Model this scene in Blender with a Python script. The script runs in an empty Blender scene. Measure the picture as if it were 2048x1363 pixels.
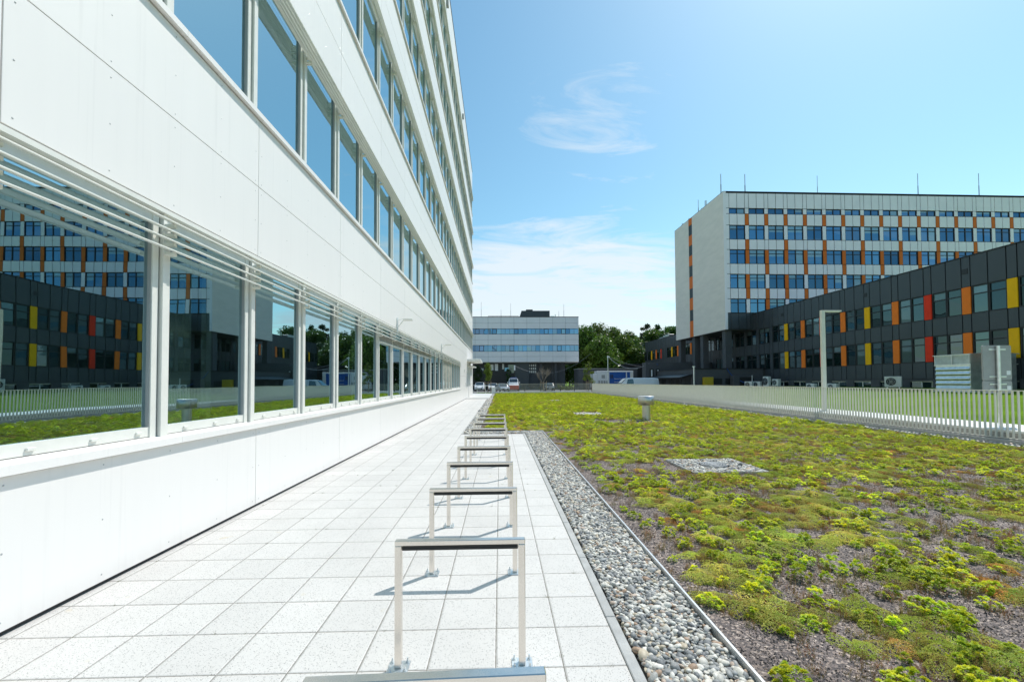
import bpy, math, random
import numpy as np
from mathutils import Vector, Matrix, Euler

R = math.radians
random.seed(7)
rng = np.random.default_rng(11)
scene = bpy.context.scene
col = scene.collection

# ------------------------------------------------------------------ camera
EYE = 1.67
YAW, PITCH, ROLL = .028, .025, -.005
cam_d = bpy.data.cameras.new('camera')
cam_d.sensor_width = 36.0
cam_d.lens = 842.0 / 2048.0 * 36.0
cam_d.shift_x = 0.00074
cam_d.shift_y = 0.0295
cam_d.clip_start = .05
cam_d.clip_end = 6000
cam = bpy.data.objects.new('camera', cam_d)
cam.matrix_world = Matrix.Translation((0, 0, EYE)) @ Matrix.Rotation(-YAW, 4, 'Z') @ \
    Matrix.Rotation(math.pi / 2 + PITCH, 4, 'X') @ Matrix.Rotation(ROLL, 4, 'Z')
col.objects.link(cam)
scene.camera = cam
scene.render.resolution_x = 1024
scene.render.resolution_y = 681
scene.view_settings.view_transform = 'Standard'
scene.view_settings.look = 'None'
scene.view_settings.gamma = 1.0
scene.view_settings.exposure = 0.65

# ------------------------------------------------------------------ sun and sky
SUNV = Vector((.38, .335, .74)).normalized()
SUN_EL = math.asin(SUNV.z)
SUN_AZ = math.atan2(SUNV.x, SUNV.y)          # clockwise from +Y
sl = bpy.data.lights.new('sun', 'SUN')
sl.energy = 2.75
sl.angle = R(.53)
sl.color = (1.0, .965, .91)
so = bpy.data.objects.new('sun', sl)
so.rotation_euler = SUNV.to_track_quat('Z', 'Y').to_euler()
so.location = (20, 20, 60)
col.objects.link(so)

world = bpy.data.worlds.new('World')
scene.world = world
world.use_nodes = True
wn, wl = world.node_tree.nodes, world.node_tree.links
wn.clear()
w_out = wn.new('ShaderNodeOutputWorld')
w_bg = wn.new('ShaderNodeBackground')
w_bg.inputs['Strength'].default_value = .10
sky = wn.new('ShaderNodeTexSky')
sky.sky_type = 'NISHITA'
sky.sun_disc = False
sky.sun_elevation = SUN_EL
sky.sun_rotation = SUN_AZ
sky.altitude = 100
sky.air_density = 1.15
sky.dust_density = .6
sky.ozone_density = 2.2
tc = wn.new('ShaderNodeTexCoord')
sep = wn.new('ShaderNodeSeparateXYZ')
wl.new(tc.outputs['Generated'], sep.inputs[0])
def wmath(op, a, b=None, clamp=False):
    n = wn.new('ShaderNodeMath'); n.operation = op; n.use_clamp = clamp
    for i, v in enumerate((a, b)):
        if v is None: continue
        if isinstance(v, (int, float)): n.inputs[i].default_value = v
        else: wl.new(v, n.inputs[i])
    return n.outputs[0]
# project the direction on a high flat layer so the wisps shrink towards the horizon
zz = wmath('ADD', wmath('MAXIMUM', sep.outputs[2], 0.0), .16)
px_ = wmath('DIVIDE', sep.outputs[0], zz)
py_ = wmath('DIVIDE', sep.outputs[1], zz)
cmb = wn.new('ShaderNodeCombineXYZ')
wl.new(px_, cmb.inputs[0]); wl.new(py_, cmb.inputs[1])
mp = wn.new('ShaderNodeMapping')
mp.inputs['Rotation'].default_value = (0, 0, R(28))
mp.inputs['Scale'].default_value = (1.0, 2.6, 1)
mp.inputs['Location'].default_value = (3.1, 1.7, 0)
wl.new(cmb.outputs[0], mp.inputs[0])
nz = wn.new('ShaderNodeTexNoise')
nz.inputs['Scale'].default_value = 1.7
nz.inputs['Detail'].default_value = 11
nz.inputs['Roughness'].default_value = .64
nz.inputs['Distortion'].default_value = 1.0
wl.new(mp.outputs[0], nz.inputs['Vector'])
nz2 = wn.new('ShaderNodeTexNoise')
nz2.inputs['Scale'].default_value = .42
nz2.inputs['Detail'].default_value = 2
wl.new(mp.outputs[0], nz2.inputs['Vector'])
# a cloud bank low in front, a patch of wisps higher up, little elsewhere
def blob(az, el, wa, we):
    d = (math.sin(R(az)) * math.cos(R(el)), math.cos(R(az)) * math.cos(R(el)), math.sin(R(el)))
    # distance in azimuth-like (x/y) and elevation (z)
    ax = wmath('DIVIDE', wmath('SUBTRACT', wmath('ARCTAN2', sep.outputs[0], sep.outputs[1]), R(az)), R(wa))
    ez = wmath('DIVIDE', wmath('SUBTRACT', sep.outputs[2], d[2]), math.sin(R(we)))
    r2 = wmath('ADD', wmath('MULTIPLY', ax, ax), wmath('MULTIPLY', ez, ez))
    return wmath('SUBTRACT', 1.0, r2, True)
bank = blob(8, 9, 30, 16)
wisp = blob(13, 30.5, 17, 10)
bank2 = blob(-120, 14, 60, 20)
bank3 = blob(110, 14, 50, 16)
mask = wmath('MAXIMUM', wmath('MULTIPLY', bank, .52), wmath('MULTIPLY', wisp, .205))
mask = wmath('MAXIMUM', mask, wmath('MULTIPLY', wmath('MAXIMUM', bank2, bank3), .30))
lowh = wmath('MULTIPLY', wmath('SUBTRACT', 1.0, wmath('MULTIPLY', sep.outputs[2], 4.5), True), .40)
mask = wmath('MAXIMUM', mask, lowh)
thr = wmath('SUBTRACT', .70, mask)
cov = wmath('SUBTRACT', wmath('ADD', wmath('MULTIPLY', nz.outputs[0], .85), wmath('MULTIPLY', nz2.outputs[0], .15)), thr)
cl = wmath('MULTIPLY', cov, 4.2, True)
cl = wmath('MULTIPLY', cl, .85)
hs = wn.new('ShaderNodeHueSaturation')
hs.inputs['Saturation'].default_value = 1.12
hs.inputs['Value'].default_value = 1.0
hs.inputs['Hue'].default_value = .493
gain = wn.new('ShaderNodeMixRGB'); gain.blend_type = 'MULTIPLY'; gain.inputs['Fac'].default_value = 1
gain.inputs['Color2'].default_value = (1.02, 1.14, 1.03, 1)
wl.new(sky.outputs[0], gain.inputs['Color1']); wl.new(gain.outputs[0], hs.inputs['Color'])
mixc = wn.new('ShaderNodeMixRGB')
mixc.inputs['Color2'].default_value = (5.5, 5.95, 6.3, 1)
wl.new(cl, mixc.inputs['Fac'])
wl.new(hs.outputs[0], mixc.inputs['Color1'])
wl.new(mixc.outputs[0], w_bg.inputs['Color'])
wl.new(w_bg.outputs[0], w_out.inputs['Surface'])

# ------------------------------------------------------------------ helpers
def tag(o, label=None, cat=None, group=None, kind=None):
    if label: o['label'] = label
    if cat: o['category'] = cat
    if group: o['group'] = group
    if kind: o['kind'] = kind
    return o

def empty(name, loc=(0, 0, 0), rz=0, parent=None):
    o = bpy.data.objects.new(name, None)
    o.empty_display_size = .2
    o.location = loc
    o.rotation_euler = (0, 0, rz)
    col.objects.link(o)
    if parent: o.parent = parent
    return o

def link(name, me, parent=None, loc=(0, 0, 0), rz=0):
    o = bpy.data.objects.new(name, me)
    o.location = loc
    o.rotation_euler = (0, 0, rz)
    col.objects.link(o)
    if parent: o.parent = parent
    return o

class MB:
    """collects faces; build() links them as one mesh object"""
    def __init__(s): s.v = []; s.f = []; s.m = []; s.sm = []
    def add(s, vs, fs, m=0, smooth=False):
        b = len(s.v)
        s.v.extend([tuple(p) for p in vs])
        for f in fs:
            s.f.append(tuple(i + b for i in f)); s.m.append(m); s.sm.append(smooth)
    def box(s, x0, x1, y0, y1, z0, z1, m=0):
        s.add([(x0, y0, z0), (x1, y0, z0), (x1, y1, z0), (x0, y1, z0), (x0, y0, z1), (x1, y0, z1), (x1, y1, z1), (x0, y1, z1)],
              [(0, 3, 2, 1), (4, 5, 6, 7), (0, 1, 5, 4), (1, 2, 6, 5), (2, 3, 7, 6), (3, 0, 4, 7)], m)
    def bbox(s, x0, x1, y0, y1, z0, z1, b=.004, m=0):
        """box with chamfered edges"""
        vs = []; 
        for (x, sx) in ((x0, 1), (x1, -1)):
            for (y, sy) in ((y0, 1), (y1, -1)):
                for (z, sz) in ((z0, 1), (z1, -1)):
                    vs += [(x, y + sy * b, z + sz * b), (x + sx * b, y, z + sz * b), (x + sx * b, y + sy * b, z)]
        import itertools
        idx = lambda i, j, k, a: ((i * 2 + j) * 2 + k) * 3 + a
        F = []
        F += [(idx(0,0,0,0), idx(0,0,1,0), idx(0,1,1,0), idx(0,1,0,0)), (idx(1,0,0,0), idx(1,1,0,0), idx(1,1,1,0), idx(1,0,1,0))]
        F += [(idx(0,0,0,1), idx(1,0,0,1), idx(1,0,1,1), idx(0,0,1,1)), (idx(0,1,0,1), idx(0,1,1,1), idx(1,1,1,1), idx(1,1,0,1))]
        F += [(idx(0,0,0,2), idx(0,1,0,2), idx(1,1,0,2), idx(1,0,0,2)), (idx(0,0,1,2), idx(1,0,1,2), idx(1,1,1,2), idx(0,1,1,2))]
        for j in (0, 1):
            for k in (0, 1): F.append((idx(0,j,k,1), idx(1,j,k,1), idx(1,j,k,2), idx(0,j,k,2)))
        for i in (0, 1):
            for k in (0, 1): F.append((idx(i,0,k,0), idx(i,1,k,0), idx(i,1,k,2), idx(i,0,k,2)))
        for i in (0, 1):
            for j in (0, 1): F.append((idx(i,j,0,0), idx(i,j,1,0), idx(i,j,1,1), idx(i,j,0,1)))
        for i, j, k in itertools.product((0, 1), repeat=3): F.append((idx(i,j,k,0), idx(i,j,k,1), idx(i,j,k,2)))
        s.add(vs, F, m)
    def quad(s, a, b, c, d, m=0): s.add([a, b, c, d], [(0, 1, 2, 3)], m)
    def tube(s, pts, r, n=8, m=0, caps=True, smooth=True):
        pts = [Vector(p) for p in pts]
        rr = r if isinstance(r, (list, tuple)) else [r] * len(pts)
        vs = []; fs = []
        up = Vector((0, 0, 1))
        for i, p in enumerate(pts):
            d = (pts[min(i + 1, len(pts) - 1)] - pts[max(i - 1, 0)]).normalized()
            a = d.cross(up)
            if a.length < .05: a = d.cross(Vector((1, 0, 0)))
            a.normalize(); b = d.cross(a)
            for k in range(n):
                t = 2 * math.pi * k / n
                vs.append(p + a * math.cos(t) * rr[i] + b * math.sin(t) * rr[i])
        for i in range(len(pts) - 1):
            for k in range(n):
                fs.append((i * n + k, i * n + (k + 1) % n, (i + 1) * n + (k + 1) % n, (i + 1) * n + k))
        s.add(vs, fs, m, smooth)
        if caps:
            s.add(vs[:n], [tuple(range(n))], m); s.add(vs[-n:], [tuple(range(n - 1, -1, -1))], m)
    def cyl(s, x, y, z0, z1, r, n=16, m=0, r2=None):
        s.tube([(x, y, z0), (x, y, z1)], [r, r2 if r2 is not None else r], n, m)
    def prism(s, poly, axis, a0, a1, m=0):
        """extrude a 2-D polygon along an axis ('x','y','z')"""
        def P(u, v, w):
            return (w, u, v) if axis == 'x' else ((u, w, v) if axis == 'y' else (u, v, w))
        n = len(poly)
        vs = [P(u, v, a0) for u, v in poly] + [P(u, v, a1) for u, v in poly]
        fs = [tuple(range(n)), tuple(range(2 * n - 1, n - 1, -1))] + [(i, (i + 1) % n, n + (i + 1) % n, n + i) for i in range(n)]
        s.add(vs, fs, m)
    def mesh(s, name, mats):
        me = bpy.data.meshes.new(name)
        me.from_pydata(s.v, [], s.f)
        if not isinstance(mats, (list, tuple)): mats = [mats]
        for mt in mats: me.materials.append(mt)
        me.polygons.foreach_set('material_index', s.m)
        me.polygons.foreach_set('use_smooth', s.sm)
        me.update()
        return me
    def build(s, name, mats, parent=None, loc=(0, 0, 0), rz=0):
        return link(name, s.mesh(name, mats), parent, loc, rz)

# ---- materials
def new_mat(name):
    m = bpy.data.materials.new(name); m.use_nodes = True
    return m, m.node_tree.nodes, m.node_tree.links, m.node_tree.nodes['Principled BSDF']

def mat(name, c, rough=.6, metal=0., var=.0, vscale=3., bump=0., bscale=60., spec=.5, coat=0., streak=0.):
    m, n, l, b = new_mat(name)
    b.inputs['Base Color'].default_value = (*c, 1)
    b.inputs['Roughness'].default_value = rough
    b.inputs['Metallic'].default_value = metal
    b.inputs['Specular IOR Level'].default_value = spec
    b.inputs['Coat Weight'].default_value = coat
    g = n.new('ShaderNodeNewGeometry')
    if var > 0:
        t = n.new('ShaderNodeTexNoise'); t.inputs['Scale'].default_value = vscale; t.inputs['Detail'].default_value = 6
        if streak:
            mpn = n.new('ShaderNodeMapping'); mpn.inputs['Scale'].default_value = (1, 1, streak)
            l.new(g.outputs['Position'], mpn.inputs[0]); l.new(mpn.outputs[0], t.inputs['Vector'])
        else: l.new(g.outputs['Position'], t.inputs['Vector'])
        mr = n.new('ShaderNodeMapRange')
        mr.inputs['From Min'].default_value = .3; mr.inputs['From Max'].default_value = .7
        mr.inputs['To Min'].default_value = 1 - var; mr.inputs['To Max'].default_value = 1 + var
        l.new(t.outputs[0], mr.inputs[0])
        mx = n.new('ShaderNodeVectorMath'); mx.operation = 'SCALE'
        mx.inputs[0].default_value = c
        l.new(mr.outputs[0], mx.inputs['Scale'])
        l.new(mx.outputs[0], b.inputs['Base Color'])
        mr2 = n.new('ShaderNodeMapRange')
        mr2.inputs['To Min'].default_value = max(.02, rough - .12); mr2.inputs['To Max'].default_value = min(1, rough + .12)
        l.new(t.outputs[0], mr2.inputs[0]); l.new(mr2.outputs[0], b.inputs['Roughness'])
    if bump > 0:
        t2 = n.new('ShaderNodeTexNoise'); t2.inputs['Scale'].default_value = bscale; t2.inputs['Detail'].default_value = 5
        l.new(g.outputs['Position'], t2.inputs['Vector'])
        bp = n.new('ShaderNodeBump'); bp.inputs['Strength'].default_value = bump; bp.inputs['Distance'].default_value = .02
        l.new(t2.outputs[0], bp.inputs['Height']); l.new(bp.outputs[0], b.inputs['Normal'])
    return m

def glass(name, inner=(.012, .02, .02), tint=(.8, .9, .92), ior=2.0, trans=0., wav=.0015, wscale=.9, tcol=(.62, .74, .70), tilt=.006, tonev=0.):
    """coated window glass: mirror layer by Fresnel over a dark or clear body"""
    m, n, l, b = new_mat(name)
    n.remove(b)
    out = [x for x in n if x.type == 'OUTPUT_MATERIAL'][0]
    gl = n.new('ShaderNodeBsdfGlossy'); gl.inputs['Color'].default_value = (*tint, 1); gl.inputs['Roughness'].default_value = .004
    df = n.new('ShaderNodeBsdfDiffuse'); df.inputs['Color'].default_value = (*inner, 1)
    gg = n.new('ShaderNodeNewGeometry'); dt = n.new('ShaderNodeVectorMath'); dt.operation = 'DOT_PRODUCT'
    l.new(gg.outputs['Normal'], dt.inputs[0]); l.new(gg.outputs['Incoming'], dt.inputs[1])
    ab = n.new('ShaderNodeMath'); ab.operation = 'ABSOLUTE'; l.new(dt.outputs['Value'], ab.inputs[0])
    om = n.new('ShaderNodeMath'); om.operation = 'SUBTRACT'; om.inputs[0].default_value = 1; l.new(ab.outputs[0], om.inputs[1])
    pw5 = n.new('ShaderNodeMath'); pw5.operation = 'POWER'; pw5.inputs[1].default_value = 4.5; l.new(om.outputs[0], pw5.inputs[0])
    fm = n.new('ShaderNodeMath'); fm.operation = 'MULTIPLY_ADD'; fm.inputs[1].default_value = 1 - ior; fm.inputs[2].default_value = ior; fm.use_clamp = True
    l.new(pw5.outputs[0], fm.inputs[0])
    mx = n.new('ShaderNodeMixShader')
    l.new(fm.outputs[0], mx.inputs[0])
    body = df.outputs[0]
    if trans > 0:
        tr = n.new('ShaderNodeBsdfTransparent'); tr.inputs['Color'].default_value = (*tcol, 1)
        m2 = n.new('ShaderNodeMixShader'); m2.inputs[0].default_value = trans
        l.new(df.outputs[0], m2.inputs[1]); l.new(tr.outputs[0], m2.inputs[2]); body = m2.outputs[0]
    l.new(body, mx.inputs[1]); l.new(gl.outputs[0], mx.inputs[2]); l.new(mx.outputs[0], out.inputs['Surface'])
    g = n.new('ShaderNodeNewGeometry')
    t = n.new('ShaderNodeTexNoise'); t.inputs['Scale'].default_value = wscale; t.inputs['Detail'].default_value = 1
    l.new(g.outputs['Position'], t.inputs['Vector'])
    bp = n.new('ShaderNodeBump'); bp.inputs['Strength'].default_value = 1; bp.inputs['Distance'].default_value = wav
    l.new(t.outputs[0], bp.inputs['Height'])
    # every pane sits at its own slight tilt and has its own tone
    oi = n.new('ShaderNodeObjectInfo'); wnz = n.new('ShaderNodeTexWhiteNoise'); wnz.noise_dimensions = '1D'; l.new(oi.outputs['Random'], wnz.inputs['W'])
    sb = n.new('ShaderNodeVectorMath'); sb.operation = 'SUBTRACT'; sb.inputs[1].default_value = (.5, .5, .5); l.new(wnz.outputs['Color'], sb.inputs[0])
    sk = n.new('ShaderNodeVectorMath'); sk.operation = 'SCALE'; sk.inputs['Scale'].default_value = tilt; l.new(sb.outputs[0], sk.inputs[0])
    av = n.new('ShaderNodeVectorMath'); av.operation = 'ADD'; l.new(bp.outputs[0], av.inputs[0]); l.new(sk.outputs[0], av.inputs[1])
    nm = n.new('ShaderNodeVectorMath'); nm.operation = 'NORMALIZE'; l.new(av.outputs[0], nm.inputs[0]); l.new(nm.outputs[0], gl.inputs['Normal'])
    if tonev > 0:
        tr_ = n.new('ShaderNodeMapRange'); tr_.inputs['To Min'].default_value = 1 - tonev; tr_.inputs['To Max'].default_value = 1.0
        l.new(oi.outputs['Random'], tr_.inputs[0])
        ts = n.new('ShaderNodeVectorMath'); ts.operation = 'SCALE'; ts.inputs[0].default_value = tint; l.new(tr_.outputs[0], ts.inputs['Scale']); l.new(ts.outputs[0], gl.inputs['Color'])
    return m

M = {}
M['cladding'] = mat('white_cladding', (.83, .80, .775), .42, var=.018, vscale=1.3, streak=.35)
def cladding_mat():
    m, n, l, b = new_mat('white_cladding')
    g = n.new('ShaderNodeNewGeometry'); sp = n.new('ShaderNodeSeparateXYZ'); l.new(g.outputs['Position'], sp.inputs[0])
    mpn = n.new('ShaderNodeMapping'); mpn.inputs['Scale'].default_value = (1, 5, .35); l.new(g.outputs['Position'], mpn.inputs[0])
    t = n.new('ShaderNodeTexNoise'); t.inputs['Scale'].default_value = 1.6; t.inputs['Detail'].default_value = 7; l.new(mpn.outputs[0], t.inputs['Vector'])
    t2 = n.new('ShaderNodeTexNoise'); t2.inputs['Scale'].default_value = .45; t2.inputs['Detail'].default_value = 3; l.new(g.outputs['Position'], t2.inputs['Vector'])
    def ma(op, a_, b_, c_=None, cl=False):
        k = n.new('ShaderNodeMath'); k.operation = op; k.use_clamp = cl
        for i, v in enumerate((a_, b_, c_)):
            if v is None: continue
            if isinstance(v, (int, float)): k.inputs[i].default_value = v
            else: l.new(v, k.inputs[i])
        return k.outputs[0]
    tone = ma('ADD', ma('MULTIPLY_ADD', g.outputs['Random Per Island'], .035, .955), ma('ADD', ma('MULTIPLY', t.outputs[0], .035), ma('MULTIPLY', t2.outputs[0], .03)))
    dirt = ma('MULTIPLY', ma('SUBTRACT', 1.0, ma('MULTIPLY', sp.outputs[2], 5.0), None, True), ma('MULTIPLY', t.outputs[0], .22))
    run = n.new('ShaderNodeTexNoise'); run.inputs['Scale'].default_value = 1.0; run.inputs['Detail'].default_value = 4
    mpr = n.new('ShaderNodeMapping'); mpr.inputs['Scale'].default_value = (1, 22, .5); l.new(g.outputs['Position'], mpr.inputs[0]); l.new(mpr.outputs[0], run.inputs['Vector'])
    runs = ma('MULTIPLY', ma('SUBTRACT', run.outputs[0], .58, None, True), .30)
    tone = ma('SUBTRACT', ma('SUBTRACT', tone, dirt), runs)
    sc = n.new('ShaderNodeVectorMath'); sc.operation = 'SCALE'; sc.inputs[0].default_value = (.82, .79, .765); l.new(tone, sc.inputs['Scale'])
    l.new(sc.outputs[0], b.inputs['Base Color']); b.inputs['Roughness'].default_value = .42
    return m
M['cladding'] = cladding_mat()
M['joint'] = mat('dark_joint', (.03, .03, .032), .8)
M['rivet'] = mat('rivet_steel', (.45, .45, .45), .35, metal=.6)
M['frame_w'] = mat('white_aluminium', (.74, .73, .68), .38, var=.03, vscale=8)
M['slat'] = mat('slat_paint', (.78, .78, .72), .33, var=.02, vscale=8)
M['gasket'] = mat('black_gasket', (.012, .012, .013), .6)
M['interior'] = mat('interior_paint', (.30, .33, .31), .8)
M['curtain'] = mat('curtain_cloth', (.45, .55, .5), .9, var=.1, vscale=12)
M['glass_near'] = glass('near_window_glass', inner=(.006, .014, .013), tint=(.64, .88, .96), ior=.56, trans=.8, wav=.0010, wscale=1.1, tilt=.005)
M['glass_dark'] = glass('dark_window_glass', inner=(.006, .016, .018), tint=(.7, .95, 1.), ior=.17, wav=.004, tilt=.05, tonev=.75)
M['glass_blue'] = glass('blue_window_glass', inner=(.008, .03, .06), tint=(.24, .50, .78), ior=.46, wav=.004, wscale=.6, tilt=.05, tonev=.5)
M['glass_sky'] = glass('sky_window_glass', inner=(.008, .03, .06), tint=(.28, .52, .84), ior=.55, wav=.012, wscale=.5, tilt=.05, tonev=.35)
M['glass_blind'] = glass('window_with_blind', inner=(.10, .14, .14), tint=(.7, .9, 1.), ior=.16, wav=.004, tilt=.05, tonev=.5)
M['glass_blind_pale'] = glass('window_with_pale_blind', inner=(.20, .25, .25), tint=(.5, .8, 1.), ior=.30, wav=.004, tilt=.05, tonev=.4)
M['panel_dark'] = mat('anthracite_panel', (.052, .060, .070), .42, var=.10, vscale=.9, streak=.4)
M['panel_dark2'] = mat('anthracite_render', (.085, .087, .095), .8, var=.12, vscale=.6)
M['panel_grey'] = mat('silver_panel', (.86, .82, .84), .38, var=.035, vscale=.5)
M['panel_white'] = mat('pale_panel', (.95, .87, .90), .4, var=.04, vscale=.7)
M['orange'] = mat('orange_panel', (.98, .22, .03), .6, var=.05, vscale=2, spec=.15)
M['orange2'] = mat('burnt_orange_panel', (.78, .175, .03), .6, var=.05, vscale=2, spec=.15)
M['red'] = mat('red_panel', (.85, .05, .02), .6, var=.05, vscale=2, spec=.15)
M['yellow'] = mat('yellow_panel', (.98, .50, .01), .6, var=.05, vscale=2, spec=.15)
M['stucco'] = mat('weathered_stucco', (.84, .75, .68), .9, var=.05, vscale=.55, bump=.12, bscale=8, streak=3.5)
M['frame_d'] = mat('black_window_frame', (.018, .018, .02), .45)
M['concrete'] = mat('concrete', (.42, .41, .39), .85, var=.12, vscale=3, bump=.25, bscale=90)
M['white_cap'] = mat('white_coping', (.74, .74, .72), .5, var=.03, vscale=3)
M['coping_beige'] = mat('fence_paint', (.70, .68, .615), .45, var=.03, vscale=5)
M['kerb'] = mat('kerb_concrete', (.40, .40, .39), .85, var=.14, vscale=7, bump=.25, bscale=120)
M['edge_metal'] = mat('edge_metal', (.62, .63, .64), .4, metal=.5)
M['rubber'] = mat('black_rubber', (.012, .012, .012), .38)
M['galv'] = mat('galvanised_steel', (.78, .80, .80), .34, metal=.85, var=.12, vscale=5)
M['galv_dull'] = mat('dull_galvanised', (.34, .35, .36), .6, metal=.2, var=.1)
M['steel_dull'] = mat('dull_stainless', (.60, .585, .57), .38, metal=.85, var=.08, vscale=4)
M['asphalt'] = mat('asphalt', (.16, .16, .155), .9, var=.2, vscale=.6, bump=.3, bscale=50)
M['trim_dark'] = mat('dark_trim', (.02, .02, .022), .5)
M['white_paint'] = mat('white_paint', (.78, .78, .78), .35, var=.02)
M['grey_back'] = mat('sign_back_grey', (.34, .34, .335), .5, var=.05, vscale=6)
M['car_white'] = mat('white_car_paint', (.75, .75, .76), .25, coat=.6)
M['car_silver'] = mat('silver_car_paint', (.35, .37, .40), .28, metal=.5, coat=.6)
M['car_red'] = mat('red_car_paint', (.5, .03, .02), .3, coat=.6)
M['car_dark'] = mat('dark_car_paint', (.02, .022, .026), .28, coat=.6)
M['car_glass'] = glass('car_glass', inner=(.01, .012, .015), ior=.15, wav=0.0)
M['tyre'] = mat('tyre_rubber', (.015, .015, .015), .8)
M['lamp_clear'] = mat('headlight_lens', (.6, .62, .65), .15)
M['plate'] = mat('number_plate', (.75, .75, .7), .5)
M['blue_wrap'] = mat('blue_vinyl', (.01, .09, .36), .4, var=.15, vscale=1.2)
M['blue_cable'] = mat('blue_cable', (.01, .07, .3), .5)
M['cable'] = mat('pale_cable', (.25, .27, .3), .5)
M['yellow_box'] = mat('yellow_cabinet', (.55, .38, .02), .5)
M['bark'] = mat('bark', (.12, .10, .08), .9, var=.3, vscale=12, bump=.6, bscale=40)
M['twig'] = mat('dry_twig', (.30, .25, .20), .9, var=.2, vscale=12)
M['wood'] = mat('timber_stake', (.33, .24, .15), .85, var=.2, vscale=14)
M['grass_dry'] = mat('weed_blades', (.14, .15, .05), .8)

def steel_mat():
    m, n, l, b = new_mat('brushed_stainless')
    b.inputs['Base Color'].default_value = (.80, .74, .68, 1)
    b.inputs['Metallic'].default_value = 1
    b.inputs['Roughness'].default_value = .24
    tcn = n.new('ShaderNodeTexCoord'); mpn = n.new('ShaderNodeMapping'); mpn.inputs['Scale'].default_value = (30, 30, 3)
    l.new(tcn.outputs['Object'], mpn.inputs[0])
    t = n.new('ShaderNodeTexNoise'); t.inputs['Scale'].default_value = 1; l.new(mpn.outputs[0], t.inputs['Vector'])
    mr = n.new('ShaderNodeMapRange'); mr.inputs['To Min'].default_value = .20; mr.inputs['To Max'].default_value = .30
    l.new(t.outputs[0], mr.inputs[0]); l.new(mr.outputs[0], b.inputs['Roughness'])
    return m
M['steel'] = steel_mat()

def leaf_mat(name, c1, c2, hue_var=.04, trans=.25, rough=.5, shift=0.):
    m, n, l, b = new_mat(name)
    n.remove(b)
    out = [x for x in n if x.type == 'OUTPUT_MATERIAL'][0]
    oi = n.new('ShaderNodeObjectInfo'); g = n.new('ShaderNodeNewGeometry')
    at = n.new('ShaderNodeAttribute'); at.attribute_name = 'tint'
    t = n.new('ShaderNodeTexNoise'); t.inputs['Scale'].default_value = .9; t.inputs['Detail'].default_value = 3
    l.new(g.outputs['Position'], t.inputs['Vector'])
    a1 = n.new('ShaderNodeMath'); a1.operation = 'ADD'; l.new(at.outputs['Fac'], a1.inputs[0])
    a1b = n.new('ShaderNodeMath'); a1b.operation = 'MULTIPLY_ADD'
    l.new(t.outputs[0], a1b.inputs[0]); a1b.inputs[1].default_value = .8; a1b.inputs[2].default_value = -.4
    l.new(a1b.outputs[0], a1.inputs[1])
    mx = n.new('ShaderNodeMixRGB'); mx.inputs['Color1'].default_value = (*c1, 1); mx.inputs['Color2'].default_value = (*c2, 1)
    osh = n.new('ShaderNodeMath'); osh.operation = 'MULTIPLY_ADD'; osh.inputs[1].default_value = shift; osh.inputs[2].default_value = -shift / 2
    l.new(oi.outputs['Random'], osh.inputs[0])
    a2 = n.new('ShaderNodeMath'); a2.operation = 'ADD'; a2.use_clamp = True; l.new(a1.outputs[0], a2.inputs[0]); l.new(osh.outputs[0], a2.inputs[1]); a1 = a2
    a1.use_clamp = True
    l.new(a1.outputs[0], mx.inputs['Fac'])
    h = n.new('ShaderNodeHueSaturation')
    mr = n.new('ShaderNodeMapRange'); mr.inputs['To Min'].default_value = .5 - hue_var; mr.inputs['To Max'].default_value = .5 + hue_var
    l.new(oi.outputs['Random'], mr.inputs[0]); l.new(mr.outputs[0], h.inputs['Hue'])
    mr2 = n.new('ShaderNodeMapRange'); mr2.inputs['To Min'].default_value = .75; mr2.inputs['To Max'].default_value = 1.25
    fr = n.new('ShaderNodeMath'); fr.operation = 'FRACT'; ml = n.new('ShaderNodeMath'); ml.operation = 'MULTIPLY'; ml.inputs[1].default_value = 7.13
    l.new(oi.outputs['Random'], ml.inputs[0]); l.new(ml.outputs[0], fr.inputs[0]); l.new(fr.outputs[0], mr2.inputs[0]); l.new(mr2.outputs[0], h.inputs['Value'])
    l.new(mx.outputs[0], h.inputs['Color'])
    pb = n.new('ShaderNodeBsdfPrincipled'); pb.inputs['Roughness'].default_value = rough; pb.inputs['Specular IOR Level'].default_value = .22
    tr = n.new('ShaderNodeBsdfTranslucent')
    l.new(h.outputs[0], pb.inputs['Base Color']); l.new(h.outputs[0], tr.inputs['Color'])
    ms = n.new('ShaderNodeMixShader'); ms.inputs[0].default_value = trans
    l.new(pb.outputs[0], ms.inputs[1]); l.new(tr.outputs[0], ms.inputs[2]); l.new(ms.outputs[0], out.inputs['Surface'])
    return m
M['leaf_wood'] = leaf_mat('woodland_leaf', (.045, .10, .014), (.13, .21, .028), .022, .40, .3)
M['leaf_dark'] = leaf_mat('dark_leaf', (.018, .045, .012), (.05, .10, .022), .02, .3)
M['leaf_light'] = leaf_mat('young_leaf', (.09, .15, .02), (.19, .25, .04), .02, .35)
M['sedum_leaf'] = leaf_mat('sedum_rosette_leaf', (.34, .54, .03), (.90, .74, .05), .03, .3, .45, .7)
M['sedum_mat'] = leaf_mat('sedum_mat_bud', (.50, .62, .12), (.85, .68, .24), .02, .2, .6, .5)
M['sedum_red'] = leaf_mat('sedum_red_bud', (.52, .56, .13), (.82, .38, .17), .02, .15, .6, .6)
M['sedum_tuft'] = leaf_mat('sedum_stem', (.15, .20, .04), (.38, .15, .06), .03, .2, .6)

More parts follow.
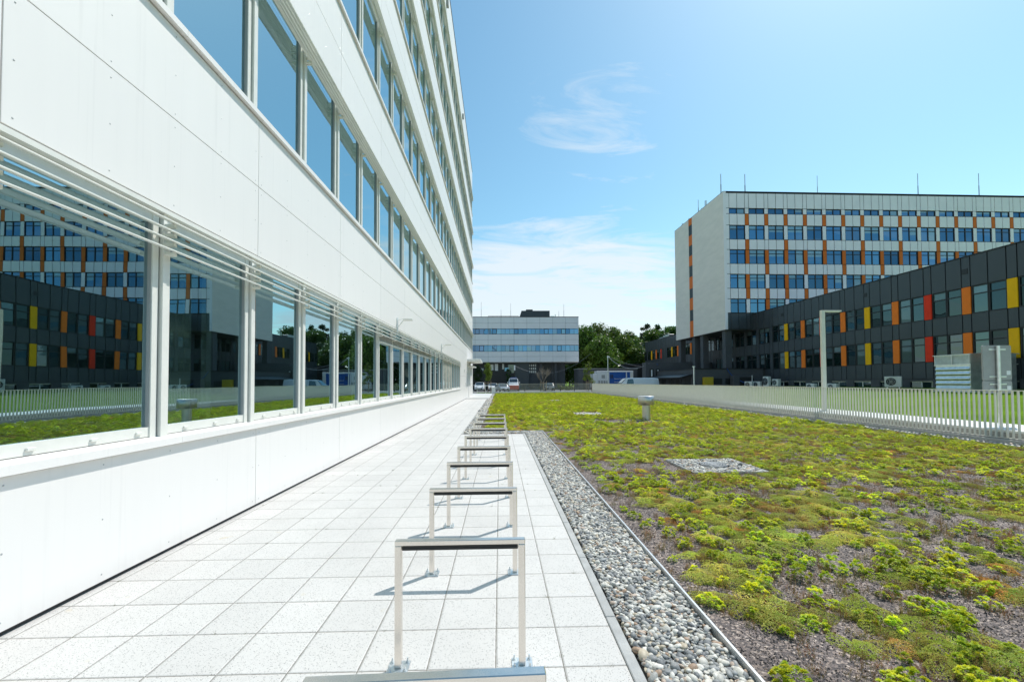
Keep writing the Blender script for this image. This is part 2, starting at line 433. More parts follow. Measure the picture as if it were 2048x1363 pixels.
def pavement_mat():
    m, n, l, b = new_mat('terrazzo_paving')
    g = n.new('ShaderNodeNewGeometry'); sp = n.new('ShaderNodeSeparateXYZ'); l.new(g.outputs['Position'], sp.inputs[0])
    def mt(op, a, bb=None, cc=None, clamp=False):
        k = n.new('ShaderNodeMath'); k.operation = op; k.use_clamp = clamp
        for i, v in enumerate((a, bb, cc)):
            if v is None: continue
            if isinstance(v, (int, float)): k.inputs[i].default_value = v
            else: l.new(v, k.inputs[i])
        return k.outputs[0]
    wob = n.new('ShaderNodeTexNoise'); wob.inputs['Scale'].default_value = 28; wob.inputs['Detail'].default_value = 4
    l.new(g.outputs['Position'], wob.inputs['Vector'])
    wv = mt('MULTIPLY', mt('SUBTRACT', wob.outputs[0], .5), .006)
    def cell(coord, off):
        u = mt('DIVIDE', mt('SUBTRACT', coord, off), .4)
        fl = mt('FLOOR', u); fr = mt('SUBTRACT', u, fl)
        d = mt('MULTIPLY', mt('MINIMUM', fr, mt('SUBTRACT', 1.0, fr)), .4)
        return fl, d
    cx, dx = cell(sp.outputs[0], -.03 - 40)
    cy, dy = cell(sp.outputs[1], 2.50 - 40)
    d = mt('ADD', mt('MINIMUM', dx, dy), wv)
    joint = mt('LESS_THAN', d, .0030)
    soft = n.new('ShaderNodeMapRange'); soft.inputs['From Min'].default_value = .002; soft.inputs['From Max'].default_value = .012
    l.new(d, soft.inputs[0])
    # per slab tone
    cb = n.new('ShaderNodeCombineXYZ'); l.new(cx, cb.inputs[0]); l.new(cy, cb.inputs[1])
    wn_ = n.new('ShaderNodeTexWhiteNoise'); wn_.noise_dimensions = '3D'; l.new(cb.outputs[0], wn_.inputs['Vector'])
    tone = mt('MULTIPLY_ADD', wn_.outputs['Value'], .07, .96)
    # chips
    v1 = n.new('ShaderNodeTexVoronoi'); v1.inputs['Scale'].default_value = 115; l.new(g.outputs['Position'], v1.inputs['Vector'])
    pick = n.new('ShaderNodeSeparateColor'); l.new(v1.outputs['Color'], pick.inputs[0])
    isdark = mt('MULTIPLY', mt('GREATER_THAN', pick.outputs[0], .80), mt('LESS_THAN', v1.outputs['Distance'], .36))
    v2 = n.new('ShaderNodeTexVoronoi'); v2.inputs['Scale'].default_value = 230; l.new(g.outputs['Position'], v2.inputs['Vector'])
    pick2 = n.new('ShaderNodeSeparateColor'); l.new(v2.outputs['Color'], pick2.inputs[0])
    isd2 = mt('MULTIPLY', mt('GREATER_THAN', pick2.outputs[0], .84), mt('LESS_THAN', v2.outputs['Distance'], .45))
    big = n.new('ShaderNodeTexNoise'); big.inputs['Scale'].default_value = 1.1; big.inputs['Detail'].default_value = 5; l.new(g.outputs['Position'], big.inputs['Vector'])
    stain = mt('MULTIPLY_ADD', big.outputs[0], .30, .85)
    base = n.new('ShaderNodeMixRGB'); base.inputs['Color1'].default_value = (.58, .56, .535, 1); base.inputs['Color2'].default_value = (.13, .125, .12, 1)
    spk = mt('MAXIMUM', mt('MULTIPLY', isdark, .75), mt('MULTIPLY', isd2, .5))
    l.new(spk, base.inputs['Fac'])
    sc = n.new('ShaderNodeVectorMath'); sc.operation = 'SCALE'; l.new(base.outputs[0], sc.inputs[0]); l.new(mt('MULTIPLY', tone, stain), sc.inputs['Scale'])
    # yellowish spots
    ys = n.new('ShaderNodeTexNoise'); ys.inputs['Scale'].default_value = 4.2; ys.inputs['Detail'].default_value = 3; l.new(g.outputs['Position'], ys.inputs['Vector'])
    yf = n.new('ShaderNodeMapRange'); yf.inputs['From Min'].default_value = .70; yf.inputs['From Max'].default_value = .80; yf.inputs['To Max'].default_value = .5
    l.new(ys.outputs[0], yf.inputs[0])
    ym = n.new('ShaderNodeMixRGB'); ym.inputs['Color2'].default_value = (.50, .38, .16, 1); l.new(yf.outputs[0], ym.inputs['Fac']); l.new(sc.outputs[0], ym.inputs['Color1'])
    jm = n.new('ShaderNodeMixRGB'); jm.inputs['Color2'].default_value = (.20, .185, .16, 1)
    l.new(joint, jm.inputs['Fac']); l.new(ym.outputs[0], jm.inputs['Color1'])
    l.new(jm.outputs[0], b.inputs['Base Color'])
    b.inputs['Roughness'].default_value = .62
    bp = n.new('ShaderNodeBump'); bp.inputs['Strength'].default_value = .9; bp.inputs['Distance'].default_value = .006
    hh = mt('ADD', soft.outputs[0], mt('MULTIPLY', wn_.outputs['Value'], .12))
    l.new(hh, bp.inputs['Height']); l.new(bp.outputs[0], b.inputs['Normal'])
    return m
M['paving'] = pavement_mat()

def substrate_mat():
    m, n, l, b = new_mat('crushed_brick_substrate')
    g = n.new('ShaderNodeNewGeometry')
    v = n.new('ShaderNodeTexVoronoi'); v.inputs['Scale'].default_value = 75; l.new(g.outputs['Position'], v.inputs['Vector'])
    sp = n.new('ShaderNodeSeparateColor'); l.new(v.outputs['Color'], sp.inputs[0])
    cr = n.new('ShaderNodeValToRGB')
    e = cr.color_ramp.elements
    e[0].position = 0; e[0].color = (.03, .026, .026, 1)
    e[1].position = 1; e[1].color = (.34, .28, .24, 1)
    for p, c in ((.3, (.075, .062, .06, 1)), (.6, (.125, .10, .093, 1)), (.85, (.20, .155, .13, 1))):
        k = e.new(p); k.color = c
    l.new(sp.outputs[0], cr.inputs[0])
    big = n.new('ShaderNodeTexNoise'); big.inputs['Scale'].default_value = 1.6; big.inputs['Detail'].default_value = 5; l.new(g.outputs['Position'], big.inputs['Vector'])
    mr = n.new('ShaderNodeMapRange'); mr.inputs['From Min'].default_value = .3; mr.inputs['From Max'].default_value = .7; mr.inputs['To Min'].default_value = 1.0; mr.inputs['To Max'].default_value = 1.75
    l.new(big.outputs[0], mr.inputs[0])
    sc = n.new('ShaderNodeVectorMath'); sc.operation = 'SCALE'; l.new(cr.outputs[0], sc.inputs[0]); l.new(mr.outputs[0], sc.inputs['Scale'])
    l.new(sc.outputs[0], b.inputs['Base Color']); b.inputs['Roughness'].default_value = .9
    bp = n.new('ShaderNodeBump'); bp.inputs['Strength'].default_value = 1; bp.inputs['Distance'].default_value = .012
    l.new(sp.outputs[1], bp.inputs['Height']); l.new(bp.outputs[0], b.inputs['Normal'])
    return m
M['substrate'] = substrate_mat()

def stone_mat():
    m, n, l, b = new_mat('river_pebble')
    oi = n.new('ShaderNodeObjectInfo'); g = n.new('ShaderNodeTexCoord')
    cr = n.new('ShaderNodeValToRGB'); cr.color_ramp.interpolation = 'CONSTANT'
    e = cr.color_ramp.elements
    cols = [(0, (.22, .23, .24)), (.16, (.38, .38, .37)), (.30, (.52, .51, .48)), (.42, (.14, .15, .165)), (.52, (.62, .61, .58)), (.64, (.30, .31, .32)),
            (.74, (.48, .42, .33)), (.82, (.36, .25, .18)), (.86, (.56, .54, .50)), (.93, (.45, .36, .30)), (.965, (.70, .68, .64))]
    cols = [(p, (min(.8, c[0] * 1.0), c[1] * .975, c[2] * .93)) for p, c in cols]
    e[0].position = 0; e[0].color = (*cols[0][1], 1)
    e[1].position = cols[1][0]; e[1].color = (*cols[1][1], 1)
    for p, c in cols[2:]:
        k = e.new(p); k.color = (*c, 1)
    l.new(oi.outputs['Random'], cr.inputs[0])
    t = n.new('ShaderNodeTexNoise'); t.inputs['Scale'].default_value = 1.6; t.inputs['Detail'].default_value = 6; l.new(g.outputs['Object'], t.inputs['Vector'])
    mr = n.new('ShaderNodeMapRange'); mr.inputs['From Min'].default_value = .3; mr.inputs['From Max'].default_value = .7; mr.inputs['To Min'].default_value = .78; mr.inputs['To Max'].default_value = 1.2
    l.new(t.outputs[0], mr.inputs[0])
    sc = n.new('ShaderNodeVectorMath'); sc.operation = 'SCALE'; l.new(cr.outputs[0], sc.inputs[0]); l.new(mr.outputs[0], sc.inputs['Scale'])
    l.new(sc.outputs[0], b.inputs['Base Color']); b.inputs['Roughness'].default_value = .6
    return m
M['stone'] = stone_mat()

def lawn_mat():
    m, n, l, b = new_mat('lawn_grass')
    g = n.new('ShaderNodeNewGeometry')
    t = n.new('ShaderNodeTexNoise'); t.inputs['Scale'].default_value = 14; t.inputs['Detail'].default_value = 8; t.inputs['Roughness'].default_value = .75; l.new(g.outputs['Position'], t.inputs['Vector'])
    t2 = n.new('ShaderNodeTexNoise'); t2.inputs['Scale'].default_value = .5; t2.inputs['Detail'].default_value = 4; l.new(g.outputs['Position'], t2.inputs['Vector'])
    ad = n.new('ShaderNodeMath'); ad.operation = 'MULTIPLY_ADD'; ad.inputs[1].default_value = .5; l.new(t2.outputs[0], ad.inputs[0])
    hf = n.new('ShaderNodeMath'); hf.operation = 'MULTIPLY'; hf.inputs[1].default_value = .7; l.new(t.outputs[0], hf.inputs[0]); l.new(hf.outputs[0], ad.inputs[2])
    cr = n.new('ShaderNodeValToRGB'); e = cr.color_ramp.elements
    e[0].position = .38; e[0].color = (.045, .10, .005, 1); e[1].position = .75; e[1].color = (.16, .28, .012, 1)
    l.new(ad.outputs[0], cr.inputs[0]); l.new(cr.outputs[0], b.inputs['Base Color']); b.inputs['Roughness'].default_value = .9; b.inputs['Specular IOR Level'].default_value = .05
    bp = n.new('ShaderNodeBump'); bp.inputs['Strength'].default_value = .8; bp.inputs['Distance'].default_value = .04
    l.new(t.outputs[0], bp.inputs['Height']); l.new(bp.outputs[0], b.inputs['Normal'])
    return m
M['lawn'] = lawn_mat()

# numpy value noise
def vnoise(x, y, s, seed=0):
    x = np.asarray(x) * s; y = np.asarray(y) * s
    xi = np.floor(x).astype(int); yi = np.floor(y).astype(int)
    fx = x - xi; fy = y - yi
    fx = fx * fx * (3 - 2 * fx); fy = fy * fy * (3 - 2 * fy)
    def h(a, b):
        v = np.sin(a * 127.1 + b * 311.7 + seed * 74.7) * 43758.5453
        return v - np.floor(v)
    return (h(xi, yi) * (1 - fx) + h(xi + 1, yi) * fx) * (1 - fy) + (h(xi, yi + 1) * (1 - fx) + h(xi + 1, yi + 1) * fx) * fy
def fbm(x, y, s, seed=0, o=4):
    t = 0; a = .5; n = 0
    for k in range(o):
        t = t + a * vnoise(x, y, s * 2 ** k, seed + k * 13); n += a; a *= .5
    return t / n

# ================================================================== THE SETTING
FX = -3.29          # face of the white building
S = dict(kind='structure')
b = MB(); b.quad((-900, -200, -.45), (1500, -200, -.45), (1500, 2500, -.45), (-900, 2500, -.45))
tag(b.build('ground', M['lawn']), **S)
b = MB()
b.box(-40, 60, 59.9, 140, -.44, -.02)
b.box(15.2, 60, 46.0, 59.9, -.44, -.02)
tag(b.build('parking_asphalt', M['asphalt']), **S)
# terrace path
b = MB()
b.box(FX - .4, .74, -12, 13.55, -.3, 0)
b.box(FX - .4, -1.24, 13.55, 41.8, -.3, 0)
tag(b.build('paved_path', M['paving']), **S)
b = MB(); b.box(FX - .4, -1.0, 41.85, 59.3, -.3, .06)
tag(b.build('raised_landing', mat('landing_concrete', (.55, .55, .53), .7, var=.05, vscale=2)), **S)
# roof garden substrate, gently uneven
xs = np.concatenate([np.arange(1.42, 13.0, .14)]); ys = np.arange(-4, 59.3, .14)
def sub_h(x, y):
    return .012 + .03 * (fbm(x, y, .9, 5, 3) - .5) + .016 * (fbm(x, y, 5, 9, 2) - .5)
def grid(name, x0, x1, y0, y1, step, hf, m):
    nx = max(2, int((x1 - x0) / step) + 1); ny = max(2, int((y1 - y0) / step) + 1)
    X, Y = np.meshgrid(np.linspace(x0, x1, nx), np.linspace(y0, y1, ny))
    Z = hf(X, Y)
    vs = np.stack([X.ravel(), Y.ravel(), Z.ravel()], 1)
    ii = np.arange(nx * ny).reshape(ny, nx)
    fs = np.stack([ii[:-1, :-1].ravel(), ii[:-1, 1:].ravel(), ii[1:, 1:].ravel(), ii[1:, :-1].ravel()], 1)
    return vs, fs
b = MB()
for (x0, x1, y0, y1) in ((1.415, 12.55, -6, 14.05), (-.70, 12.55, 14.05, 59.2)):
    vs, fs = grid('s', x0, x1, y0, y1, .16, sub_h, None)
    b.add(vs.tolist(), fs.tolist(), 0, True)
tag(b.build('roof_substrate', M['substrate']), **S)
b = MB()
b.quad((.80, -6, -.03), (1.41, -6, -.03), (1.41, 14.05, -.03), (.80, 14.05, -.03))
b.quad((-1.24, 13.55, -.032), (1.41, 13.55, -.032), (1.41, 14.05, -.032), (-1.24, 14.05, -.032))
b.quad((-1.24, 14.05, -.031), (-.7, 14.05, -.031), (-.7, 59.2, -.031), (-1.24, 59.2, -.031))
b.quad((12.55, -6, -.02), (13.02, -6, -.02), (13.02, 59.2, -.02), (12.55, 59.2, -.02))
tag(b.build('gravel_bed', mat('gravel_bed', (.16, .155, .15), .9, var=.3, vscale=40)), **S)
# lawn bank up to the dark wing
def lawn_h(x, y):
    t = np.clip((x - 15.2) / 16.8, 0, 1)
    return .28 + .78 * t + .04 * (fbm(x, y, .4, 3, 3) - .5)
vs, fs = grid('l', 15.2, 33, -14, 46, .5, lawn_h, None)
b = MB(); b.add(vs.tolist(), fs.tolist(), 0, True)
b.quad((15.2, 46, .3), (33, 46, 1.07), (33, 46, -.5), (15.2, 46, -.5))
tag(b.build('lawn', M['lawn']), **S)
vs, fs = grid('g', 26, 40, 98, 122, 1.0, lambda x, y: -.1 + (y - 98) * .22 + .3 * fbm(x, y, .3, 2, 2), None)
b = MB(); b.add(vs.tolist(), fs.tolist(), 0, True)
tag(b.build('grass_bank', M['lawn']), **S)

# kerb between paving and pebbles: pieces one metre long
b = MB()
y = -6.0
while y < 13.5:
    b.bbox(.743, .812, y, min(y + .994, 13.62), -.2, .012, .005); y += 1.0
x = -1.238
b.bbox(-1.238, -1.178, 13.55, 41.8, -.2, .012, .004)
tag(b.build('kerb', M['kerb']), **S)
b = MB()
b.box(1.405, 1.420, -6, 14.06, -.05, .055); b.box(-.70, 1.405, 14.04, 14.055, -.05, .05)
b.box(-.712, -.70, 14.055, 59.2, -.05, .05); b.box(12.53, 12.55, -6, 59.2, -.05, .05)
tag(b.build('edging_strip', M['edge_metal']), 'thin light metal edging strip between pebbles and sedum roof', 'edging')

# ---------------------------------------------------------------- white building
PITCH_Y, Y_A, NB = 1.485, 2.83, 33     # window pitch, first joint, bays to the far end
FLOOR, Z0, Z1 = 4.22, 1.09, 3.40
ROOF = 27.7
Y_END = Y_A + PITCH_Y * NB             # 51.8
Y_BEG = Y_A - PITCH_Y * 6
wb = empty('white_building', (FX, 0, 0))
tag(wb, 'tall white panel clad building along the left with ribbon windows and thin sun blinds', 'building')
WX = lambda x: x                        # local x = distance out of the face
# body behind the cladding (dark cavity) with openings left for the windows
b = MB()
bands = [(0.0, Z0)] + [(Z1 + FLOOR * k, Z0 + FLOOR * (k + 1)) for k in range(5)] + [(Z1 + FLOOR * 5, ROOF)]
for z0, z1 in bands:
    b.box(-.30, -.022, Y_BEG, Y_END, z0 + .012, z1 - .012)
b.box(-.30, -.022, Y_A + 22 * PITCH_Y, Y_END, Z0 - .012, Z1 + .012)
b.build('wall_core', M['joint'], wb)
# floors, back wall and end walls
b = MB()
for k in range(7):
    zf = k * FLOOR - .02 + .85 if k else .02
    b.box(-6.2, -.31, Y_BEG, Y_END, (k * FLOOR) + .2 if k else .02, (k * FLOOR) + .52 if k else .3)
b.box(-14, -6.2, Y_BEG, Y_END, 0, ROOF - .4)
b.box(-6.2, -.31, Y_BEG, Y_END, ROOF - 1.0, ROOF - .4)
for k in range(0, 34, 4):
    yy = Y_BEG + .1 + k * PITCH_Y * 1.2
    if yy < Y_END - .3: b.box(-6.19, -.6, yy, yy + .12, .3, ROOF - 1.02)
b.build('inner_walls', M['interior'], wb)
b = MB(); b.box(-14, -.025, Y_BEG - .12, Y_BEG, 0, ROOF + .02); b.build('end_wall', M['cladding'], wb)
b = MB(); b.box(-14, -.025, Y_END, Y_END + .12, 0, ROOF + .02)
b.build('end_wall', M['cladding'], wb)
# cladding sheets, one part per band
jy = [Y_A + 2 * PITCH_Y * j for j in range(-3, 17)] + [Y_END]
def band(rows, j0=0):
    bb = MB()
    for j in range(j0, len(jy) - 1):
        for z0, z1 in rows: bb.bbox(-.020, 0, jy[j] + .004, jy[j + 1] - .004, z0 + .004, z1 - .004, .002)
    bb.build('cladding', M['cladding'], wb)
band([(.035, Z0 - .03)])
for k in range(5):
    za, zb = Z1 + FLOOR * k, Z0 + FLOOR * (k + 1)
    band([(za, (za + zb) / 2), ((za + zb) / 2, zb - .03)])
h = (ROOF - Z1 - FLOOR * 5) / 3
band([(Z1 + FLOOR * 5 + q * h, Z1 + FLOOR * 5 + (q + 1) * h) for q in range(3)])
bb = MB(); ya = Y_A + 22 * PITCH_Y + .004
for yb in [q for q in jy if q > ya + .1]:
    for z0, z1 in ((Z0 - .03, 2.2), (2.2, Z1)): bb.bbox(-.020, 0, ya, yb - .004, z0 + .004, z1 - .004, .002)
    ya = yb + .004
bb.build('cladding', M['cladding'], wb)
# rivets
b = MB()
def rivet(y, z):
    n = 6; r = .0075
    vs = [(.0008, y + r * math.cos(2 * math.pi * i / n), z + r * math.sin(2 * math.pi * i / n)) for i in range(n)] + [(.0045, y, z)]
    b.add(vs, [(i, (i + 1) % n, n) for i in range(n)])
for j in range(2, 9):
    y0, y1 = jy[j], jy[j + 1]
    for q in range(5):
        yy = y0 + .07 + (y1 - y0 - .14) * q / 4
        for z in (.1, .55, 1.0): rivet(yy, z)
        for k in range(2):
            za, zb = Z1 + FLOOR * k, Z0 + FLOOR * (k + 1) - .03
            zm = (za + zb) / 2
            for z in (za + .07, (za + zm) / 2, zm - .07, zm + .07, (zb + zm) / 2, zb - .07): rivet(yy, z)
tag(b.build('rivets', M['rivet'], wb), kind='stuff')
# coping along the roof
b = MB(); b.bbox(-.4, .03, Y_BEG, Y_END + .03, ROOF + .005, ROOF + .09, .006); b.build('roof_coping', M['trim_dark'], wb)
# sills
for k in range(6):
    zb = Z0 + FLOOR * k
    yE = Y_A + 22 * PITCH_Y if k == 0 else Y_END
    b = MB()
    y = Y_BEG
    off = .55
    ys_ = [Y_BEG] + [Y_A + 2 * PITCH_Y * j - 1.4 for j in range(-2, 40)]
    ys_ = [q for q in ys_ if q < yE - .1] + [yE]
    for a, c in zip(ys_[:-1], ys_[1:]):
        b.prism([(.055, zb + .045), (-.105, zb + .075), (-.105, zb - .01), (.055, zb - .022)], 'y', a + .0015, c - .0015)
    b.build('sill', M['cladding'], wb)
    b = MB(); b.box(-.16, .01, Y_BEG, yE, zb + FLOOR * 0 + (Z1 - Z0) - .055, zb + (Z1 - Z0) - .012)
    b.box(-.16, -.145, Y_BEG, yE, zb + (Z1 - Z0) - .16, zb + (Z1 - Z0) - .056)
    b.build('head_trim', M['frame_w'], wb)

# one window of the ribbon: frame (light aluminium), black gaskets, blind guide rail, lifting knobs, pane
def window_mesh(near):
    H = Z1 - Z0
    f = MB()
    gy = PITCH_Y
    # bay runs 0..gy ; glass 0.04 .. 1.14 ; reveal ; frame ; guide rail
    f.box(-.16, -.062, .0, gy, .075, .165, 0)                 # bottom rail
    f.box(-.16, -.062, .0, gy, H - .17, H - .056, 0)          # top rail
    f.box(-.16, -.050, gy - .185, gy - .116, .06, H - .056, 0)     # jamb
    f.box(-.16, -.062, gy - .195, gy - .186, .166, H - .171, 1)     # inner reveal, its shade put into a darker grey
    f.box(-.15, -.060, gy - .115, gy - .098, .06, H - .056, 2)       # gasket
    f.box(-.16, -.020, gy - .097, gy - .052, .055, H - .056, 0)    # guide rail
    f.box(-.16, -.028, gy - .048, gy - .0, .055, H - .056, 0)
    f.box(-.16, -.045, gy - .052, gy - .048, .055, H - .056, 2)
    f.box(-.16, -.06, 0, .03, .06, H - .056, 0)
    if near:
        for yy in (.25, .72, 1.15): f.bbox(-.063, -.045, yy, yy + .06, .105, .130, .003, 0)
    p = MB(); p.quad((-.092, .03, .165), (-.092, gy - .195, .165), (-.092, gy - .195, H - .17), (-.092, .03, H - .17))
    return f, p
fm, pm = window_mesh(True)
me_f = fm.mesh('window_frame', [M['frame_w'], M['grey_back'], M['gasket']])
me_p = pm.mesh('window_pane', M['glass_near'])
bays = []
for k in range(6):
    for i in range(-6, NB):
        if k == 0 and i >= 22: continue
        yc = Y_A + (i + .5) * PITCH_Y; zc = (Z0 + Z1) / 2 + FLOOR * k
        # projected size; windows outside the frame rank last
        if yc <= .3: w = -1
        else:
            u0 = 999 + FX / yc * 842; v0 = 763 - (zc - EYE) / yc * 842
            inside = (u0 > -250) and (v0 > -120)
            w = (1 / yc ** 3) if inside else -1
        bays.append((w, k, i))
bays.sort(reverse=True)
singles = [q for q in bays if q[0] > 0][:100]
rest = [q for q in bays if q not in singles]
for w, k, i in singles:
    o = link('window', me_f, wb, (0, Y_A + i * PITCH_Y, Z0 + FLOOR * k))
    link('pane', me_p, o)
rf, rp = MB(), MB()
for w, k, i in rest:
    oy, oz = Y_A + i * PITCH_Y, Z0 + FLOOR * k
    for src, dst in ((fm, rf), (pm, rp)):
        base = len(dst.v)
        dst.v.extend([(x, yy + oy, z + oz) for x, yy, z in src.v])
        dst.f.extend([tuple(q + base for q in fc) for fc in src.f]); dst.m.extend(src.m); dst.sm.extend(src.sm)
tag(rf.build('window_frames', [M['frame_w'], M['grey_back'], M['gasket']], wb), kind='stuff')
tag(rp.build('window_panes', M['glass_near'], wb), kind='stuff')
# curtains and a few things behind the nearest panes
b = MB()
for (yy, w, d) in ((4.9, .35, -.5), (5.45, .16, -.5), (6.3, .1, -.5), (10.9, .3, -.5), (3.2, .1, -.8), (14.2, .3, -.6), (17.0, .5, -.5)):
    n = 10
    for q in range(n):
        a0 = yy + w * q / n; a1 = yy + w * (q + 1) / n
        d0 = d + .02 * math.sin(q * 2.1); d1 = d + .02 * math.sin((q + 1) * 2.1)
        b.quad((d0, a0, .35), (d1, a1, .35), (d1, a1, 3.3), (d0, a0, 3.3))
b.build('curtain', M['curtain'], wb)

# sun blinds: four curved slats held by small brackets above every ribbon
for k in range(6):
    zt = Z1 + FLOOR * k
    yE = Y_A + 22 * PITCH_Y if k == 0 else Y_END
    b = MB()
    for q in range(4):
        zc = zt - .14 - q * .093
        pr = []
        for t in range(6):
            u = t / 5
            pr.append((.045 + u * .082, zc + .010 * math.sin(u * math.pi) - .020 * u))
        pr2 = [(u, v - .0035) for u, v in reversed(pr)]
        b.prism(pr + pr2, 'y', Y_BEG, yE)
        b.tube([(.127, Y_BEG, zc - .020), (.127, yE, zc - .020)], .0075, 6)
    for i in range(-6, NB):
        if k == 0 and i >= 22: break
        yy = Y_A + (i + 1) * PITCH_Y
        for q in range(4):
            zc = zt - .14 - q * .093
            b.bbox(-.03, .075, yy - .085, yy - .060, zc - .042, zc - .010, .002)
            b.bbox(-.03, .055, yy - .045, yy - .020, zc - .042, zc - .010, .002)
    b.build('sun_blind', M['slat'], wb)
# half raised blind packs and one lowered blind on the ground floor
for i in list(range(6, 12)):
    y0 = Y_A + i * PITCH_Y
    b = MB()
    for q in range(9): b.box(-.075, .0, y0 + .02, y0 + PITCH_Y - .12, Z1 - .57 + q * .021, Z1 - .565 + q * .021)
    b.box(-.08, .008, y0 + .01, y0 + PITCH_Y - .11, Z1 - .615, Z1 - .585)
    b.box(.001, .003, y0 + .45, y0 + .47, Z1 - .58, Z1 - .36); b.box(.001, .003, y0 + 1.0, y0 + 1.02, Z1 - .58, Z1 - .36)
    b.build('raised_blind', M['frame_w'], wb)
for i in (15, 16, 17):
    y0 = Y_A + i * PITCH_Y
    b = MB()
    for q in range(26):
        z = Z0 + .12 + q * .075
        b.prism([(-.07, z), (-.003, z + .03), (-.003, z + .034), (-.07, z + .004)], 'y', y0 + .02, y0 + PITCH_Y - .12)
    b.build('lowered_blind', M['slat'], wb)
# door and hatches in the blank end of the ground floor, small canopy above
b = MB(); b.bbox(.0, .035, 44.5, 46.6, .1, 2.6, .004); b.build('service_door', M['cladding'], wb)
for yy, zz_ in ((39.5, 2.6), (42.2, 2.6), (40.6, 1.3), (47.8, 1.3)):
    b = MB(); b.bbox(.0, .03, yy, yy + .5, zz_, zz_ + .3, .003); b.build('wall_grille', M['frame_w'], wb)
b = MB(); b.bbox(-.02, 1.35, 43.0, 48.5, 3.78, 4.02, .02); b.bbox(-.02, .5, 46, 51, 3.35, 3.45, .01); b.build('canopy', M['white_cap'], wb)

# lamps and devices on the white facade
def wall_lamp(y, z, label, arm=.42):
    t = empty('wall_lamp', (FX, y, z))
    tag(t, label, 'lamp', 'arm lamps on the white facade')
    b = MB(); b.bbox(.0, .03, -.05, .05, -.42, .12, .004); b.build('wall_plate', M['galv'], t)
    b = MB(); b.tube([(.02, 0, .05), (arm * .6, 0, .1)], .022, 8); b.tube([(.02, 0, -.2), (arm * .55, 0, .08)], .014, 6); b.build('arm', M['galv'], t)
    b = MB(); b.bbox(arm * .5, arm + .08, -.10, .10, .03, .09, .012); b.build('lamp_head', M['frame_w'], t)
wall_lamp(13.6, 3.62, 'grey arm floodlight on the white facade, nearer of the two above the lowest blinds')
wall_lamp(23.9, 3.72, 'grey arm floodlight on the white facade, farther one near the lowered blind', .48)
for y, z, lb in ((26.5, 25.9, 'small grey box lamp high under the white roof edge, upper one'), (38.0, 25.9, 'small grey box lamp high under the white roof edge, lower one in the picture')):
    b = MB(); b.bbox(0, .14, -.14, .14, -.2, .2, .015)
    tag(b.build('facade_spotlight', M['grey_back'], None, (FX, y, z)), lb, 'lamp', 'box lamps under the roof edge')

# ---------------------------------------------------------------- bicycle racks
RW, RH, RT = .765, .74, .040
def rack_parts():
    t = empty('bike_rack')
    x0, x1 = 0, RW
    b = MB(); b.bbox(x0, x1, -.02, .02, RH - .030, RH, .003); b.build('top_bar', M['steel'], t)
    for xx in (x0, x1 - RT):
        b = MB(); b.bbox(xx, xx + RT, -.0199, .0199, .008, RH - .0302, .003); b.build('post', M['steel'], t)
        b = MB(); cx = xx + RT / 2; b.bbox(cx - .062, cx + .062, -.055, .055, .0, .0075, .003)
        p = b.build('base_plate', M['galv'], t)
        b = MB()
        for sx in (-.045, .045):
            for sy in (-.038, .038):
                b.tube([(cx + sx, sy, .0078), (cx + sx, sy, .017)], .010, 6); b.tube([(cx + sx, sy, .017), (cx + sx, sy, .034)], .0052, 8)
                b.tube([(cx + sx, sy, .0076), (cx + sx, sy, .0095)], .0135, 10)
        b.build('bolts', M['galv'], p)
    b = MB(); b.bbox(x0 + RT + .002, x1 - RT - .002, -.015, .015, RH - .058, RH - .0305, .003)
    b.bbox(x0 + RT + .006, x1 - RT - .006, -.019, .019, RH - .050, RH - .044, .002); b.build('rubber_strip', M['rubber'], t)
    return t
def copy_tree(o, parent=None):
    c = o.copy(); col.objects.link(c)
    if parent: c.parent = parent
    for ch in [q for q in bpy.data.objects if q.parent == o and q.name in kids_of.get(o.name, ())]:
        copy_tree(ch, c)
    return c
kids_of = {}
def register(root):
    kids_of.clear()
    for q in bpy.data.objects:
        if q.parent: kids_of.setdefault(q.parent.name, set()).add(q.name)
names = ['first steel bike rack, cut off by the bottom edge of the photo', 'second steel bike rack, the nearest one seen whole with both base plates',
         'third steel bike rack, just behind the nearest whole one', 'fourth steel bike rack counting from the camera',
         'fifth steel bike rack, halfway down the row on white paving', 'sixth steel bike rack counting from the camera',
         'seventh steel bike rack, fourth from the far end of the row', 'eighth steel bike rack, thin in the crowded far end of the row',
         'ninth steel bike rack, second to last in the row', 'tenth steel bike rack, the farthest, right at the paving end by the pebbles']
proto = rack_parts(); register(proto)
RY = [1.358, 2.525, 3.73, 4.93, 6.13, 7.33, 8.53, 9.73, 10.93, 12.13]
for i, yy in enumerate(RY):
    o = proto if i == 0 else copy_tree(proto)
    o.location = (-.62 + .002 * i + (.0 if i == 0 else 0), yy, .001)
    o.rotation_euler = (0, 0, R([1.7, .3, .2, -.2, .3, 0, -.3, .2, 0, .1][i]))
    tag(o, names[i], 'bike rack', 'bike racks in a row on the paving')

